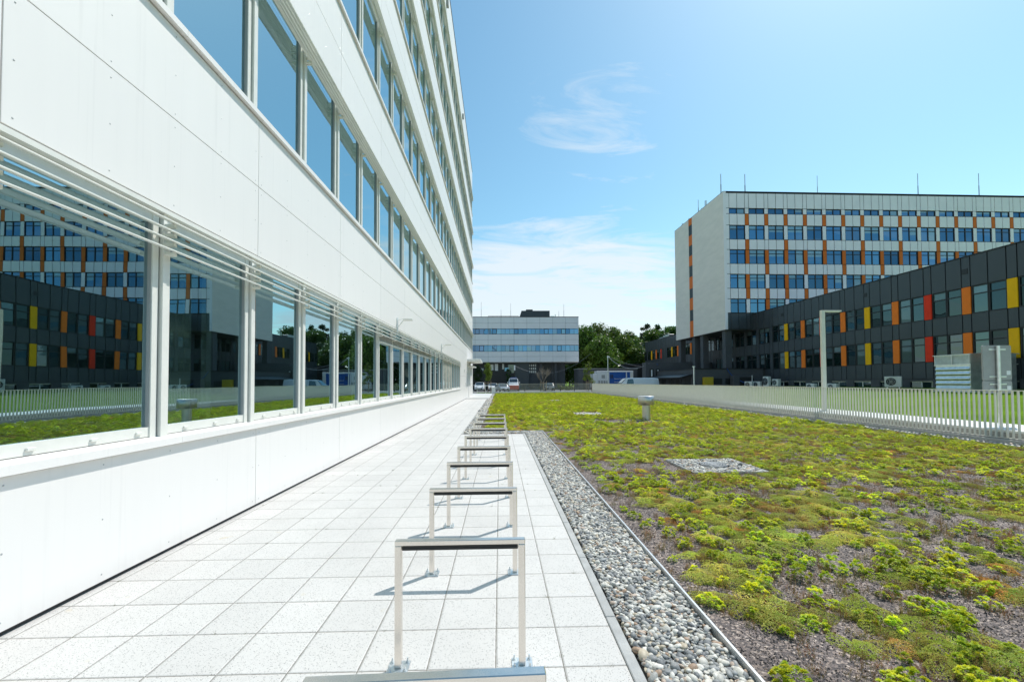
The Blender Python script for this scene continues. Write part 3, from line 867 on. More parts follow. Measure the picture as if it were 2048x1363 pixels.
# ---------------------------------------------------------------- fences and parapets
# right side: low kerb wall, balusters, white coping behind
b = MB(); b.bbox(13.02, 13.20, -6, 59.5, -.1, .12, .006)
tag(b.build('low_wall', M['concrete']), 'low grey kerb wall carrying the right hand baluster fence', 'wall')
t = empty('coping_wall', (13.26, 0, 0))
tag(t, 'broad white coping wall between the baluster fence and the lawn', 'wall')
b = MB(); b.box(0, 1.93, -14, 59.4, -.4, .28); b.build('wall_body', M['concrete'], t)
b = MB()
y = -14.0
while y < 59.4:
    b.bbox(-.015, 1.94, y + .003, min(y + 2.997, 59.41), .281, .345, .008); y += 3.0
b.build('coping', M['white_cap'], t)
def baluster_fence(name, p0, p1, z0, z1, step, w, d, label, posts=2.5):
    p0 = Vector(p0); p1 = Vector(p1); L = (p1 - p0).length
    ang = math.atan2(p1.y - p0.y, p1.x - p0.x)
    t = empty(name, (p0.x, p0.y, 0), ang)
    tag(t, label, 'fence')
    b = MB(); b.bbox(0, L, -d / 2 - .003, d / 2 + .003, z1 - .010, z1 + .012, .002); b.build('top_rail', M['coping_beige'], t)
    b = MB(); b.bbox(0, L, -d / 2 - .003, d / 2 + .003, z0 + .02, z0 + .032, .002); b.build('bottom_rail', M['coping_beige'], t)
    bar = MB(); bar.box(-w / 2, w / 2, -d / 2, d / 2, z0 + .0325, z1 - .0105); me = bar.mesh('baluster', M['coping_beige'])
    n = int(L / step)
    pos = [step * (q + .5) for q in range(n)]
    def size(u):
        P = p0 + (p1 - p0) * (u / L)
        if P.y < .8: return -1
        px = 999 + 842 * P.x / P.y
        return (1 / P.y) if px < 2075 else -1
    pos.sort(key=size, reverse=True)
    for u in pos[:100]: link('baluster', me, t, (u, 0, 0))
    if pos[100:]:
        b = MB()
        for u in pos[100:]: b.box(u - w / 2, u + w / 2, -d / 2, d / 2, z0 + .0325, z1 - .0105)
        tag(b.build('balusters', M['coping_beige'], t), kind='stuff')
    b = MB(); u = .05
    while u < L:
        b.box(u - .02, u + .02, -.03, .03, z0 - .03, z0 + .0195); u += posts
    b.build('fixings', M['galv'], t)
    return t
baluster_fence('baluster_fence', (13.10, -5.9), (13.10, 59.3), .13, 1.375, .125, .019, .055,
               'long beige fence of upright flat balusters along the right side of the sedum roof')
b = MB(); b.bbox(-.55, 13.0, 59.3, 59.55, -.1, .28, .006)
tag(b.build('low_wall', M['white_cap']), 'low white parapet across the far end of the sedum roof', 'wall')
b = MB(); b.bbox(-1.05, -.56, 59.15, 59.6, -.1, .92, .01)
tag(b.build('gate_pillar', M['white_cap']), 'short white pillar at the left end of the far fence', 'pillar')
baluster_fence('baluster_fence', (-.5, 59.42), (13.0, 59.42), .29, 1.36, .125, .018, .03,
               'thin see through baluster fence across the far end in front of the car park')
t = empty('handrail', (FX, 59.42, 0)); tag(t, 'low plain handrail between the white building corner and the short pillar', 'railing')
b = MB(); b.tube([(.1, 0, 1.15), (2.4, 0, 1.12)], .03, 8); b.build('rail', M['galv'], t)
for u in (.15, 1.3, 2.2):
    b = MB(); b.tube([(u, 0, 0), (u, 0, 1.12)], .025, 8); b.build('post', M['galv'], t)
b = MB(); b.box(FX + .05, -1.1, 59.6, 60.6, -.1, .12)
tag(b.build('grass_verge', M['lawn']), **S)

# ---------------------------------------------------------------- things on the sedum roof
t = empty('vent_pipe', (6.24, 17.8, 0)); tag(t, 'steel roof vent pipe with wide round cowl standing in the sedum', 'vent')
b = MB(); b.cyl(0, 0, -.02, .66, .168, 28); b.build('pipe', M['steel_dull'], t)
b = MB()
b.tube([(0, 0, .66), (0, 0, .662), (0, 0, 1.03), (0, 0, 1.035)], [.30, .335, .335, .32], 32)
b.build('cowl', M['steel_dull'], t)
def gravel_square(x0, x1, y0, y1, label, hatch):
    t = empty('drain_frame', ((x0 + x1) / 2, (y0 + y1) / 2, 0)); tag(t, label, 'drain', 'pebble filled drain squares in the sedum roof')
    hx, hy = (x1 - x0) / 2, (y1 - y0) / 2
    b = MB(); b.box(-hx, hx, -hy, -hy + .012, -.02, .052); b.box(-hx, hx, hy - .012, hy, -.02, .052)
    b.box(-hx, -hx + .012, -hy + .012, hy - .012, -.02, .052); b.box(hx - .012, hx, -hy + .012, hy - .012, -.02, .052); b.build('frame', M['edge_metal'], t)
    if hatch:
        b = MB()
        n = 24
        for q in range(5):
            r0 = .05 + q * .045
            b.tube([(r0 * math.cos(a * 2 * math.pi / n), r0 * math.sin(a * 2 * math.pi / n), .062) for a in range(n + 1)], .009, 5, caps=False)
        for a in range(8): b.tube([(0, 0, .062), (.24 * math.cos(a * math.pi / 4), .24 * math.sin(a * math.pi / 4), .062)], .008, 5)
        b.cyl(0, 0, .0, .05, .24, 24); b.build('drain_grate', M['galv_dull'], t)
SQ = [(3.44, 4.80, 7.42, 8.68), (3.75, 5.15, 20.3, 21.7), (3.9, 5.3, 35.2, 36.6)]
gravel_square(*SQ[0], 'metal framed square of pale pebbles with round drain grate, the nearest in the sedum', True)
gravel_square(*SQ[1], 'metal framed pebble square halfway along the sedum roof left of the vent pipe', True)
gravel_square(*SQ[2], 'metal framed pebble square farthest away near the far fence', False)

# lamp post, road sign, sheet metal vent box
t = empty('lamp_post', (14.08, 17.9, .345)); tag(t, 'square beige lamp post with short flat arm behind the baluster fence', 'street lamp')
b = MB(); b.bbox(-.08, .08, -.06, .06, .0, 4.30, .006); b.build('mast', M['coping_beige'], t)
b = MB(); b.bbox(-.08, .82, -.06, .06, 4.301, 4.36, .006); b.build('arm', M['coping_beige'], t)
b = MB(); b.bbox(.2, .76, -.05, .05, 4.285, 4.30, .002); b.build('led_panel', M['frame_w'], t)
b = MB(); b.bbox(-.18, .18, -.15, .15, 0, .02, .004); b.build('foot_plate', M['galv'], t)
t = empty('road_sign', (14.22, 11.6, .345)); tag(t, 'grey back of a two plate road sign on a galvanised pole', 'sign')
b = MB(); b.cyl(0, 0, 0, 2.28, .045, 14); b.build('pole', M['galv'], t)
def rounded(x0, x1, z0, z1, r, y0, y1, m, mb):
    pts = []
    for cx, cz, a0 in ((x1 - r, z1 - r, 0), (x0 + r, z1 - r, 90), (x0 + r, z0 + r, 180), (x1 - r, z0 + r, 270)):
        for q in range(5):
            a = R(a0 + q * 22.5); pts.append((cx + r * math.cos(a), cz + r * math.sin(a)))
    mb.prism(pts, 'y', y0, y1, m)
b = MB(); rounded(-.40, .46, 1.30, 2.30, .05, .06, .085, 0, b); rounded(-.385, .445, 1.315, 2.285, .045, .055, .06, 0, b)
s1 = b.build('sign_plate', M['grey_back'], t)
b = MB(); rounded(-.40, .46, .93, 1.28, .05, .06, .085, 0, b); s2 = b.build('sign_plate', M['grey_back'], t)
for s, zs in ((s1, (2.18, 1.40)), (s2, (1.19, 1.03))):
    b = MB()
    for z in zs: b.bbox(-.22, .28, .040, .055, z - .022, z + .022, .003); b.tube([(0, -.005, z - .02), (0, -.005, z + .02)], .056, 14)
    b.build('clamp', M['galv'], s)
    b = MB(); b.box(.30, .42, .0530, .0545, zs[-1] + .05 - (0.06 if s is s2 else 0), zs[-1] + .17 - (0.06 if s is s2 else 0)); b.build('sticker', M['white_paint'], s)
t = empty('vent_housing', (28.75, 24.9, .82)); tag(t, 'large galvanised sheet metal ventilation housing with louvred top on the lawn', 'ventilation unit')
b = MB()
b.box(0, 2.9, 0, 2.05, .12, 1.75)
for q in range(5):
    z = .18 + q * .3
    b.prism([(0, z), (-.06, z + .10), (-.06, z + .14), (0, z + .26)], 'y', .02, 2.03)
b.build('body', M['galv'], t)
b = MB(); b.box(-.15, 3.0, -.15, 2.2, 0, .12); b.build('base_slab', M['white_cap'], t)
b = MB(); b.box(-.06, 2.96, -.06, 2.11, 1.75, 1.80)
for q in range(9):
    z = 1.83 + q * .06
    b.prism([(-.05, z), (-.02, z + .035), (-.015, z + .035), (-.045, z)], 'y', 0, 2.05)
    b.box(.05, 2.85, -.05, -.02, z, z + .012)
b.box(0, 2.9, 0, 2.05, 1.80, 2.38); b.build('louvre', M['galv'], t)
for yy in (0, 1.0, 2.03):
    b = MB(); b.box(-.062, -.04, yy, yy + .03, 1.80, 2.38); b.build('louvre_post', M['galv'], t)
b = MB(); b.prism([(-.1, 2.385), (3.0, 2.385), (3.0, 2.42), (1.45, 2.52), (-.1, 2.42)], 'y', -.1, 2.15); b.build('lid', M['galv'], t)

# ---------------------------------------------------------------- dark wing
WXF = 32.0
wing = empty('dark_wing', (WXF, 0, 0))
tag(wing, 'long low anthracite building with red, orange and yellow strips between its windows', 'building')
WY0, WY1 = 6.0, 91.4
YC0, WP = 25.52, 2.597
RB = [(6.12, 7.98), (2.98, 4.86)]
b = MB(); b.box(.22, 16, WY0, WY1, 1.0, 10.0); b.build('wall_core', M['trim_dark'], wing)
pan = MB()
def wpanel(y0, y1, z0, z1): pan.bbox(0, .05, y0 + .030, y1 - .030, z0 + .01, z1 - .01, .004)
k0 = int((WY0 - YC0) / WP) - 1
seq = ['yellow', 'orange', 'red', 'orange']
def wing_window(y0, y1, z0, z1):
    """one framed window half with a transom"""
    f = MB(); d = .06
    f.box(.04, .12, y0, y0 + d, z0, z1); f.box(.04, .12, y1 - d, y1, z0, z1)
    f.box(.04, .12, y0 + d, y1 - d, z0, z0 + d); f.box(.04, .12, y0 + d, y1 - d, z1 - d, z1)
    zt = z1 - (z1 - z0) * .30
    f.box(.05, .115, y0 + d, y1 - d, zt - .035, zt + .035)
    p = MB(); p.quad((.10, y0 + d, z0 + d), (.10, y0 + d, zt), (.10, y1 - d, zt), (.10, y1 - d, z0 + d))
    p.quad((.10, y0 + d, zt), (.10, y0 + d, z1 - d), (.10, y1 - d, z1 - d), (.10, y1 - d, zt), 1)
    return f, p
nwin = 0
win_f = {}
for (z0, z1) in RB:
    f, p = wing_window(0, .98, 0, z1 - z0)
    win_f[(z0, z1)] = (f.mesh('window_frame', M['frame_d']), [p.mesh('window_pane', [M[q] for q in mm]) for mm in (('glass_dark', 'glass_dark'), ('glass_dark', 'glass_blind'), ('glass_blind', 'glass_blind'), ('glass_dark', 'glass_dark'))], f, p)
wrf, wrp = MB(), MB()
cand = []
for k in range(-7, 28):
    yc = YC0 + WP * k            # far edge of the coloured strip
    ya, yb = yc - .56, yc        # strip
    if yb > WY1 or ya < WY0: continue
    y1 = yc + (WP - .56) / 2; y2 = yc + WP - .56
    if y2 > WY1: y2 = WY1; y1 = (yb + y2) / 2
    for (s0, s1) in ((ya, yb), (yb, y1), (y1, y2)):
        wpanel(s0, s1, 7.99, 10.05); wpanel(s0, s1, 4.87, 6.11); wpanel(s0, s1, 1.72, 2.97)
    for (z0, z1) in RB:
        if k < 9 or (k in (16, 17, 19, 20, 22, 23, 24) and z0 > 5):
            b = MB(); b.bbox(-.02, .05, ya + .015, yb - .015, z0 + .01, z1 - .01, .004)
            b.build('colour_strip', M[seq[k % 4]], wing)
        else: wpanel(ya, yb, z0, z1)
        for (s0, s1) in ((yb + .03, y1), (y1 + .02, y2)):
            if (k >= 14 and z0 < 5) or k in (18, 21): wpanel(s0, s1, z0, z1); continue
            cand.append((0 if k > -2 else 1, -k if k <= -2 else k, s0, z0, z1))
cand.sort()
for (q, kk, s0, z0, z1) in cand[:96]:
    mf, mpn_, f, p = win_f[(z0, z1)]
    o = link('window', mf, wing, (0, s0, z0)); link('pane', mpn_[random.choice((0, 1, 1, 2, 3))], o)
for (q, kk, s0, z0, z1) in cand[96:]:
    mf, mpn_, f, p = win_f[(z0, z1)]
    for src, dst in ((f, wrf), (p, wrp)):
        base = len(dst.v); dst.v.extend([(x, yy + s0, z + z0) for x, yy, z in src.v]); dst.f.extend([tuple(a + base for a in fc) for fc in src.f]); dst.m.extend(src.m); dst.sm.extend(src.sm)
if wrf.v:
    tag(wrf.build('window_frames', M['frame_d'], wing), kind='stuff'); tag(wrp.build('window_panes', [M['glass_dark'], M['glass_blind']], wing), kind='stuff')
pan.build('facade_panels', M['panel_dark'], wing)
b = MB(); b.box(-.04, 16, WY0 - .05, WY1 + .05, 10.06, 10.12); b.build('roof_coping', M['trim_dark'], wing)
b = MB(); b.box(.02, .2, WY0, WY1, .5, 1.0); b.box(.02, .2, WY0, WY1, 1.56, 1.70)
y = WY0
while y < WY1 - 1:
    b.box(.02, .2, y, y + .85, 1.0, 1.56); y += 2.6
b.build('plinth', M['panel_dark2'], wing)
y = WY0 + .85
while y < WY1 - 2:
    b = MB(); b.box(.08, .14, y, y + 1.75, 1.0, 1.06); b.box(.08, .14, y, y + 1.75, 1.5, 1.56); b.box(.08, .14, y + .85, y + .92, 1.06, 1.5)
    o = b.build('basement_window', M['frame_w'], wing)
    b = MB(); b.quad((.12, y, 1.05), (.12, y + 1.75, 1.05), (.12, y + 1.75, 1.51), (.12, y, 1.51)); b.build('pane', M['glass_dark'], o)
    y += 2.6
b = MB()
for yy in (27.7, 35.6, 46.4): b.bbox(-.03, .0, yy, yy + .35, 8.9, 9.25, .004)
b.build('vent_grilles', M['trim_dark'], wing)
# equipment on the wing's far roof
b = MB()
for q in range(5): b.bbox(.6 + q * .5, 1.6 + q * .6, 80 + q * 2.4, 81.6 + q * 2.4, 10.13, 10.7 + .1 * (q % 2), .02)
b.build('roof_units', M['galv'], wing)

# ---------------------------------------------------------------- tower block
TZM = lambda z: z + .021 * (z - 8.1)
TX, TY, TZ0, TZ1 = 28.45, 52.0, 8.10, 25.62
TD = 14.2
tw = empty('tower_block', (TX, TY, 0), R(1.0))
tag(tw, 'eight storey slab block with pale panels, blue windows and orange squares raised on columns', 'building')
TW = 62.0
b = MB(); b.box(.02, TW, .22, TD, TZ0 + .02, TZ1 - .02); b.build('wall_core', M['trim_dark'], tw)
b = MB()
b.box(-.02, .02, .0, 8.40, TZ0, TZ1); b.box(-.02, .02, 9.48, TD, TZ0, TZ1); b.box(.02, 1.0, TD - .001, TD + .05, TZ0, TZ1)
b.build('gable_wall', M['stucco'], tw)
b = MB(); b.box(-.035, .30, -.03, .0, TZ0, TZ1 + .02); b.build('corner_trim', M['panel_white'], tw)
FLZ = [(22.50, 23.20), (19.30, 21.07), (16.26, 18.02), (13.20, 14.96), (10.16, 11.90)]
FLZ = [(TZM(a_), TZM(b_)) for a_, b_ in FLZ]
# gable strip
b = MB()
zc = TZ0
gw = [(22.8, 24.3), (19.85, 21.35), (16.8, 18.4), (13.7, 15.1), (10.4, 12.0)]
gw = [(TZM(a_), TZM(b_)) for a_, b_ in gw]
edges = [TZ1] + [q for g in gw for q in (g[1], g[0])] + [TZ0]
for q in range(0, len(edges), 2):
    b.box(-.015, .03, 8.41, 9.47, edges[q + 1] + .0, edges[q])
b.build('orange_strip', M['orange2'], tw)
for g in gw:
    b = MB(); b.box(.02, .10, 8.42, 8.50, g[0], g[1]); b.box(.02, .10, 9.38, 9.46, g[0], g[1]); b.box(.02, .10, 8.5, 9.38, g[0], g[0] + .08)
    o = b.build('gable_window', M['frame_d'], tw)
    b = MB(); b.quad((.09, 8.5, g[0]), (.09, 9.38, g[0]), (.09, 9.38, g[1]), (.09, 8.5, g[1])); b.build('pane', M['glass_dark'], o)
# front grid
pw = MB(); pd = MB()
P0, TP, WW = .72, 2.54, 2.03
def fp(mb, x0, x1, z0, z1): mb.bbox(x0 + .032, x1 - .032, 0, .05, z0 + .032, z1 - .032, .003)
bandsz = [(23.20, 25.1), (21.07, 22.50), (18.02, 19.30), (14.96, 16.26), (11.90, 13.20)]
bandsz = [(TZM(a_), TZM(b_)) for a_, b_ in bandsz]
orange_band = {1: lambda j: True, 2: lambda j: j % 2 == 0, 3: lambda j: j % 2 == 1, 4: lambda j: True}
orange_row = {2: lambda j: True, 3: lambda j: j % 2 == 0, 4: lambda j: j % 2 == 1}
def front_window(z0, z1, split):
    f = MB(); d = .055; W = WW
    f.box(0, d, .06, .14, z0, z1); f.box(W - d, W, .06, .14, z0, z1); f.box(W / 2 - .05, W / 2 + .05, .06, .14, z0, z1)
    for a, c in ((d, W / 2 - .05), (W / 2 + .05, W - d)):
        f.box(a, c, .06, .14, z0, z0 + d); f.box(a, c, .06, .14, z1 - d, z1)
        if split: f.box(a, c, .07, .135, z1 - .52, z1 - .45)
    def pane(h1, h2):
        p = MB()
        for a, c, h in ((d, W / 2, h1), (W / 2, W - d, h2)):
            zm = z1 - d - (z1 - z0 - 2 * d) * h
            if h < 1: p.quad((a, .12, z0 + d), (c, .12, z0 + d), (c, .12, zm), (a, .12, zm))
            if h > 0: p.quad((a, .12, zm), (c, .12, zm), (c, .12, z1 - d), (a, .12, z1 - d), 1)
        return p.mesh('window_pane', [M['glass_blue'], M['glass_blind_pale']])
    return f.mesh('window_frame', M['frame_d']), [pane(0, 0), pane(.3, 0), pane(0, .55), pane(.45, .45), pane(0, 1)]
wm = [front_window(0, z1 - z0, i > 0) for i, (z0, z1) in enumerate(FLZ)]
NJ = 24
def strip(orange, x0, x1, z0, z1):
    if orange and x0 < 42:
        q = MB(); fp(q, x0, x1, z0, z1); q.build('orange_panel', M['orange2'], tw)
    else: fp(pw, x0, x1, z0, z1)
for bi, (z0, z1) in enumerate(bandsz): fp(pw, .02, P0, z0, z1)
for (z0, z1) in FLZ: fp(pw, .02, P0, z0, z1)
for j in range(NJ):
    x = P0 + TP * j
    for bi, (z0, z1) in enumerate(bandsz):
        fp(pw, x, x + WW / 2, z0, z1); fp(pw, x + WW / 2, x + WW, z0, z1)
        strip(bi in orange_band and orange_band[bi](j), x + WW, x + TP, z0, z1)
    for ri, (z0, z1) in enumerate(FLZ):
        strip(ri in orange_row and orange_row[ri](j), x + WW, x + TP, z0, z1)
        if j < 16: 
            o = link('window', wm[ri][0], tw, (x, 0, z0)); link('pane', wm[ri][1][random.choice((0, 0, 0, 1, 2, 3, 4))], o)
    fp(pd, x, x + WW / 2, TZ0 + .02, 10.14); fp(pd, x + WW / 2, x + WW, TZ0 + .02, 10.14); fp(pd, x + WW, x + TP, TZ0 + .02, 10.14)
fp(pd, .02, P0, TZ0 + .02, 10.14)
b = MB()
for j in range(16, NJ):
    for (z0, z1) in FLZ: b.box(P0 + TP * j, P0 + TP * j + WW, .10, .14, z0, z1)
tag(b.build('window_panes', M['glass_blue'], tw), kind='stuff')
pw.build('pale_panels', M['panel_white'], tw); pd.build('dark_panels', M['panel_dark'], tw)
b = MB(); b.box(-.03, TW, -.03, TD + .03, TZ1, TZ1 + .045); b.build('roof_coping', M['trim_dark'], tw)
for yy in (.9, 6.6, 9.0, 13.6):
    b = MB(); b.box(.25, 1.05, yy - .4, yy + .4, .0, TZ0 + .01); b.build('column', M['panel_dark2'], tw)
b = MB(); b.box(.0, 3.6, .25, TD - .1, TZ0 - .05, TZ0 + .019); b.build('soffit', M['panel_dark2'], tw)
# lightning rods and small roof fittings
def rod(x, y, z, h, label, r=.035):
    t = empty('lightning_rod', (x, y, z)); tag(t, label, 'lightning rod', 'lightning rods on the roofs')
    b = MB(); b.tube([(0, 0, 0), (0, 0, h * .5)], r * 1.25, 6); b.tube([(0, 0, h * .5), (0, 0, h)], r * .8, 6); b.build('rod', M['galv_dull'], t)
    b = MB(); b.cyl(0, 0, 0, .12, .16, 10); b.build('foot', M['concrete'], t)
rod(28.7, 53, 25.65, 2.7, 'tall lightning rod at the front corner of the tower block roof', .05)
rod(32.1, 53.4, 25.65, 2.9, 'second tall lightning rod from the tower corner', .05)
rod(41.9, 53.6, 25.65, 2.9, 'lightning rod on the tower roof above the middle bays', .03)
rod(55.5, 53.6, 25.65, 3.3, 'lightning rod on the tower roof right of the middle', .04)
rod(63.6, 53.4, 25.65, 3.3, 'rightmost lightning rod on the tower roof', .04)
rod(29.0, 59.8, 25.65, 2.3, 'lightning rod standing over the grey gable wall', .04)
b = MB()
for yy, h in ((57.2, 1.0), (58.2, .35), (62.3, .5), (64.6, .6)): b.cyl(28.8, yy, 25.66, 25.68 + h, .16, 10)
tag(b.build('roof_vents', M['galv']), 'row of small grey vent stubs along the gable edge of the tower roof', 'vent')

# ---------------------------------------------------------------- annexes before the tower
an = empty('annex', (23.6, 50, 0)); tag(an, 'single storey dark grey annex below the tower columns', 'building')
b = MB(); b.box(0, 8.3, 0, 12.4, -.1, 3.05); b.build('wall', M['panel_dark2'], an)
b = MB(); b.box(-.05, 8.35, -.05, 12.45, 3.05, 3.16); b.build('roof_edge', M['trim_dark'], an)
for x0 in (1.9, 3.6, 5.8):
    b = MB(); b.box(x0, x0 + 1.3, -.02, .0, 1.25, 1.95); b.build('window', M['frame_d'], an)
for yy in (1.4, 4.0, 6.6, 9.2):
    b = MB(); b.box(-.03, -.0, yy, yy + 1.6, .6, 1.9); b.build('window', M['frame_d'], an)
b = MB(); b.prism([(-1.6, 2.05), (-.02, 2.45), (-.02, 2.52), (-1.6, 2.12)], 'y', .8, 12); b.build('lean_to_roof', M['trim_dark'], an)
for yy in (.9, 3.6, 6.4, 9.2, 11.9):
    b = MB(); b.tube([(-1.5, yy, 0), (-1.5, yy, 2.1)], .05, 6); b.build('canopy_post', M['trim_dark'], an)
bl = empty('annex', (21.9, 62.4, 0)); tag(bl, 'small dark grey block with two white lit windows left of the tower columns', 'building')
b = MB(); b.box(0, 10, 0, 1.6, -.1, 4.45); b.build('wall', M['panel_dark2'], bl)
for x0 in (.55, 1.5):
    b = MB(); b.box(x0, x0 + .62, -.04, .0, 2.2, 3.5); o = b.build('window', M['frame_d'], bl)
    b = MB(); b.box(x0 + .22, x0 + .42, -.05, -.041, 2.35, 3.35); b.build('blind', M['white_paint'], o)
t = empty('yellow_cabinet', (24.35, 49.4, -.05)); tag(t, 'yellow gas cabinet against the dark grey annex', 'cabinet')
b = MB(); b.bbox(0, 1.1, 0, .5, 0, 2.15, .02); b.build('body', M['yellow_box'], t)
b = MB(); b.bbox(.05, .54, -.02, -.001, .1, 2.05, .005); b.build('door', M['yellow_box'], t)
b = MB(); b.bbox(.56, 1.05, -.02, -.001, .1, 2.05, .005); b.build('door', M['yellow_box'], t)
t = empty('flue_pipe', (23.2, 49.6, 0)); tag(t, 'shiny steel flue pipe beside the left corner of the annex', 'pipe')
b = MB(); b.cyl(0, 0, .8, 3.3, .08, 12); b.build('pipe', M['galv'], t)
b = MB(); b.cyl(0, 0, 3.3, 3.42, .2, 12); b.build('cap', M['galv'], t)

def ac_unit(x, y, z, w, h, label, rz=0):
    t = empty('air_conditioner', (x, y, z), rz); tag(t, label, 'air conditioner', 'air conditioners at the foot of the dark wing')
    b = MB(); b.bbox(-w / 2, w / 2, -.18, .18, .12, .12 + h, .015); b.build('casing', M['white_cap'], t)
    b = MB(); n = 20; r = h * .38
    b.tube([(-w * .12, -.186, .12 + h / 2), (-w * .12, -.181, .12 + h / 2)], r, n); b.build('fan_opening', M['trim_dark'], t)
    b = MB()
    for q in (.3, .65, .98):
        b.tube([(-w * .12 + r * q * math.cos(a * 2 * math.pi / n), -.192, .12 + h / 2 + r * q * math.sin(a * 2 * math.pi / n)) for a in range(n + 1)], .008, 4, caps=False)
    for a in range(6): b.tube([(-w * .12, -.192, .12 + h / 2), (-w * .12 + r * math.cos(a * math.pi / 3), -.192, .12 + h / 2 + r * math.sin(a * math.pi / 3))], .008, 4)
    b.build('fan_guard', M['galv'], t)
    for sx in (-w * .35, w * .35):
        b = MB(); b.box(sx - .03, sx + .03, -.16, .16, -.02, .12); b.build('foot', M['galv'], t)
ac_unit(30.7, 32.0, 1.0, 1.0, .82, 'white air conditioner with black round fan left of the metal ventilation housing', R(-50))
ac_unit(28.6, 47.5, .75, .85, .7, 'small white air conditioner farthest left, in front of the annex', R(-60))
ac_unit(29.4, 47.3, .75, .85, .7, 'small white air conditioner second from the left by the annex', R(-60))
ac_unit(30.1, 46.6, .9, .8, 1.1, 'tall pale air conditioner at the corner of annex and dark wing', R(-80))
ac_unit(30.4, 46.0 - .6, .95, .8, .75, 'boxy pale air conditioner right of the tall one by the dark wing', R(-80))
ac_unit(31.0, 41.0, .62, .9, .62, 'low white air conditioner below the wing, behind the lamp post side', R(-80))
ac_unit(31.0, 38.3, .62, .9, .62, 'low white air conditioner on the lawn edge midway along the wing', R(-80))
t = empty('chiller', (27.6, 48.9, .3)); tag(t, 'dark boxy chiller unit in front of the annex windows', 'chiller')
b = MB(); b.bbox(0, 2.2, 0, .8, 0, 1.95, .02); b.build('casing', M['panel_dark2'], t)
b = MB(); b.bbox(.7, 2.1, -.02, 0, .2, 1.8, .004); b.build('fan_panel', M['trim_dark'], t)
b = MB(); b.box(2.16, 2.24, -.06, 0, 0, 2.0); b.build('pipe', M['white_cap'], t)

# ---------------------------------------------------------------- middle building
MY, MXR = 90.0, 17.05
mb_ = empty('grey_building', (0, MY, 0)); tag(mb_, 'grey panelled office block with two window ribbons over a dark ground floor', 'building')
MX0 = -30.0
b = MB(); b.box(MX0, MXR - .03, .15, 15, 5.92, 15.5); b.build('wall_core', M['trim_dark'], mb_)
b = MB()
x = MXR
segs = []
while x > MX0: segs.append((max(x - 2.78, MX0), x)); x -= 2.78
for x0, x1 in segs:
    for z0, z1 in ((14.25, 15.5), (13.05, 14.25), (10.65, 11.85), (9.5, 10.65), (7.05, 8.15), (5.9, 7.05)):
        b.box(x0 + .018, x1 - .018, .0, .12, z0 + .018, z1 - .018)
b.box(MXR - .02, MXR + .02, .001, 15, 5.9, 15.5)
b.build('facade_panels', M['panel_grey'], mb_)
b = MB(); b.box(MX0, MXR + .05, -.05, 15, 15.5, 15.62); b.build('roof_coping', M['trim_dark'], mb_)
def mid_window(z0, z1, framed):
    f = MB(); W = .93; d = .09 if framed else .025
    f.box(0, d, .05, .12, 0, z1 - z0); f.box(W - d, W, .05, .12, 0, z1 - z0); f.box(d, W - d, .05, .12, 0, d + .02); f.box(d, W - d, .05, .12, z1 - z0 - d - .02, z1 - z0)
    p = MB(); p.quad((d, .1, 0), (W - d, .1, 0), (W - d, .1, z1 - z0), (d, .1, z1 - z0))
    return f.mesh('window_frame', M['frame_d']), p.mesh('window_pane', M['glass_sky'])
for (z0, z1), fr in (((11.87, 13.03), (3, 7, 14, 19, 23)), ((8.17, 9.48), (4, 15, 22))):
    a = mid_window(z0, z1, False); c = mid_window(z0, z1, True)
    x = MXR - .93; q = 0
    while x > -8:
        mm = c if q in fr else a
        o = link('window', mm[0], mb_, (x, 0, z0)); link('pane', mm[1], o); x -= .927; q += 1
    b = MB(); b.box(MX0, x, .1, .14, z0, z1); b.build('window_ribbon', M['glass_sky'], mb_)
# ground floor, set back
b = MB(); b.box(MX0, 3.4, 1.8, 14, -.1, 5.9); b.build('dark_glass_wall', M['trim_dark'], mb_)
b = MB(); b.box(3.4, 6.4, 1.2, 14, -.1, 5.9); b.build('grey_wall', M['panel_dark'], mb_)
b = MB(); b.box(6.4, 14.4, 2.0, 14, -.1, 5.9); b.build('wall', M['panel_dark2'], mb_)
b = MB(); b.box(9.3, 11.4, 1.9, 2.0, -.1, 5.8); b.build('entrance', M['frame_d'], mb_)
for xx in (9.0, 12.2):
    b = MB(); b.box(xx - .25, xx + .25, 1.0, 1.6, -.1, 5.9); b.build('column', M['panel_dark2'], mb_)
b = MB(); b.box(MX0, MXR - .05, .16, 14.8, 5.82, 5.91); b.build('soffit', M['white_cap'], mb_)
for x0, x1, z0, z1, mm in ((-4.1, -3.5, 4.1, 4.6, 'white_paint'), (-2.0, -1.3, 4.2, 5.5, 'frame_w'), (-1.0, -.3, 4.1, 5.6, 'white_paint'), (.6, 1.0, 4.4, 5.6, 'frame_w'), (1.15, 2.0, 4.0, 4.75, 'glass_blue'), (1.9, 3.2, 3.6, 5.4, 'glass_dark')):
    b = MB(); b.box(x0, x1, 1.72 if mm != 'glass_dark' else 1.76, 1.795, z0, z1); b.build('window', M[mm], mb_)  # the white boxes are bright reflections in the dark glass, put in as paint
b = MB()
for q in range(12): b.box(6.5 + (q % 4) * .42, 6.75 + (q % 4) * .42, 1.9, 1.99, 3.6 + (q // 4) * .7, 4.05 + (q // 4) * .7)
b.build('wall_relief', M['frame_w'], mb_)
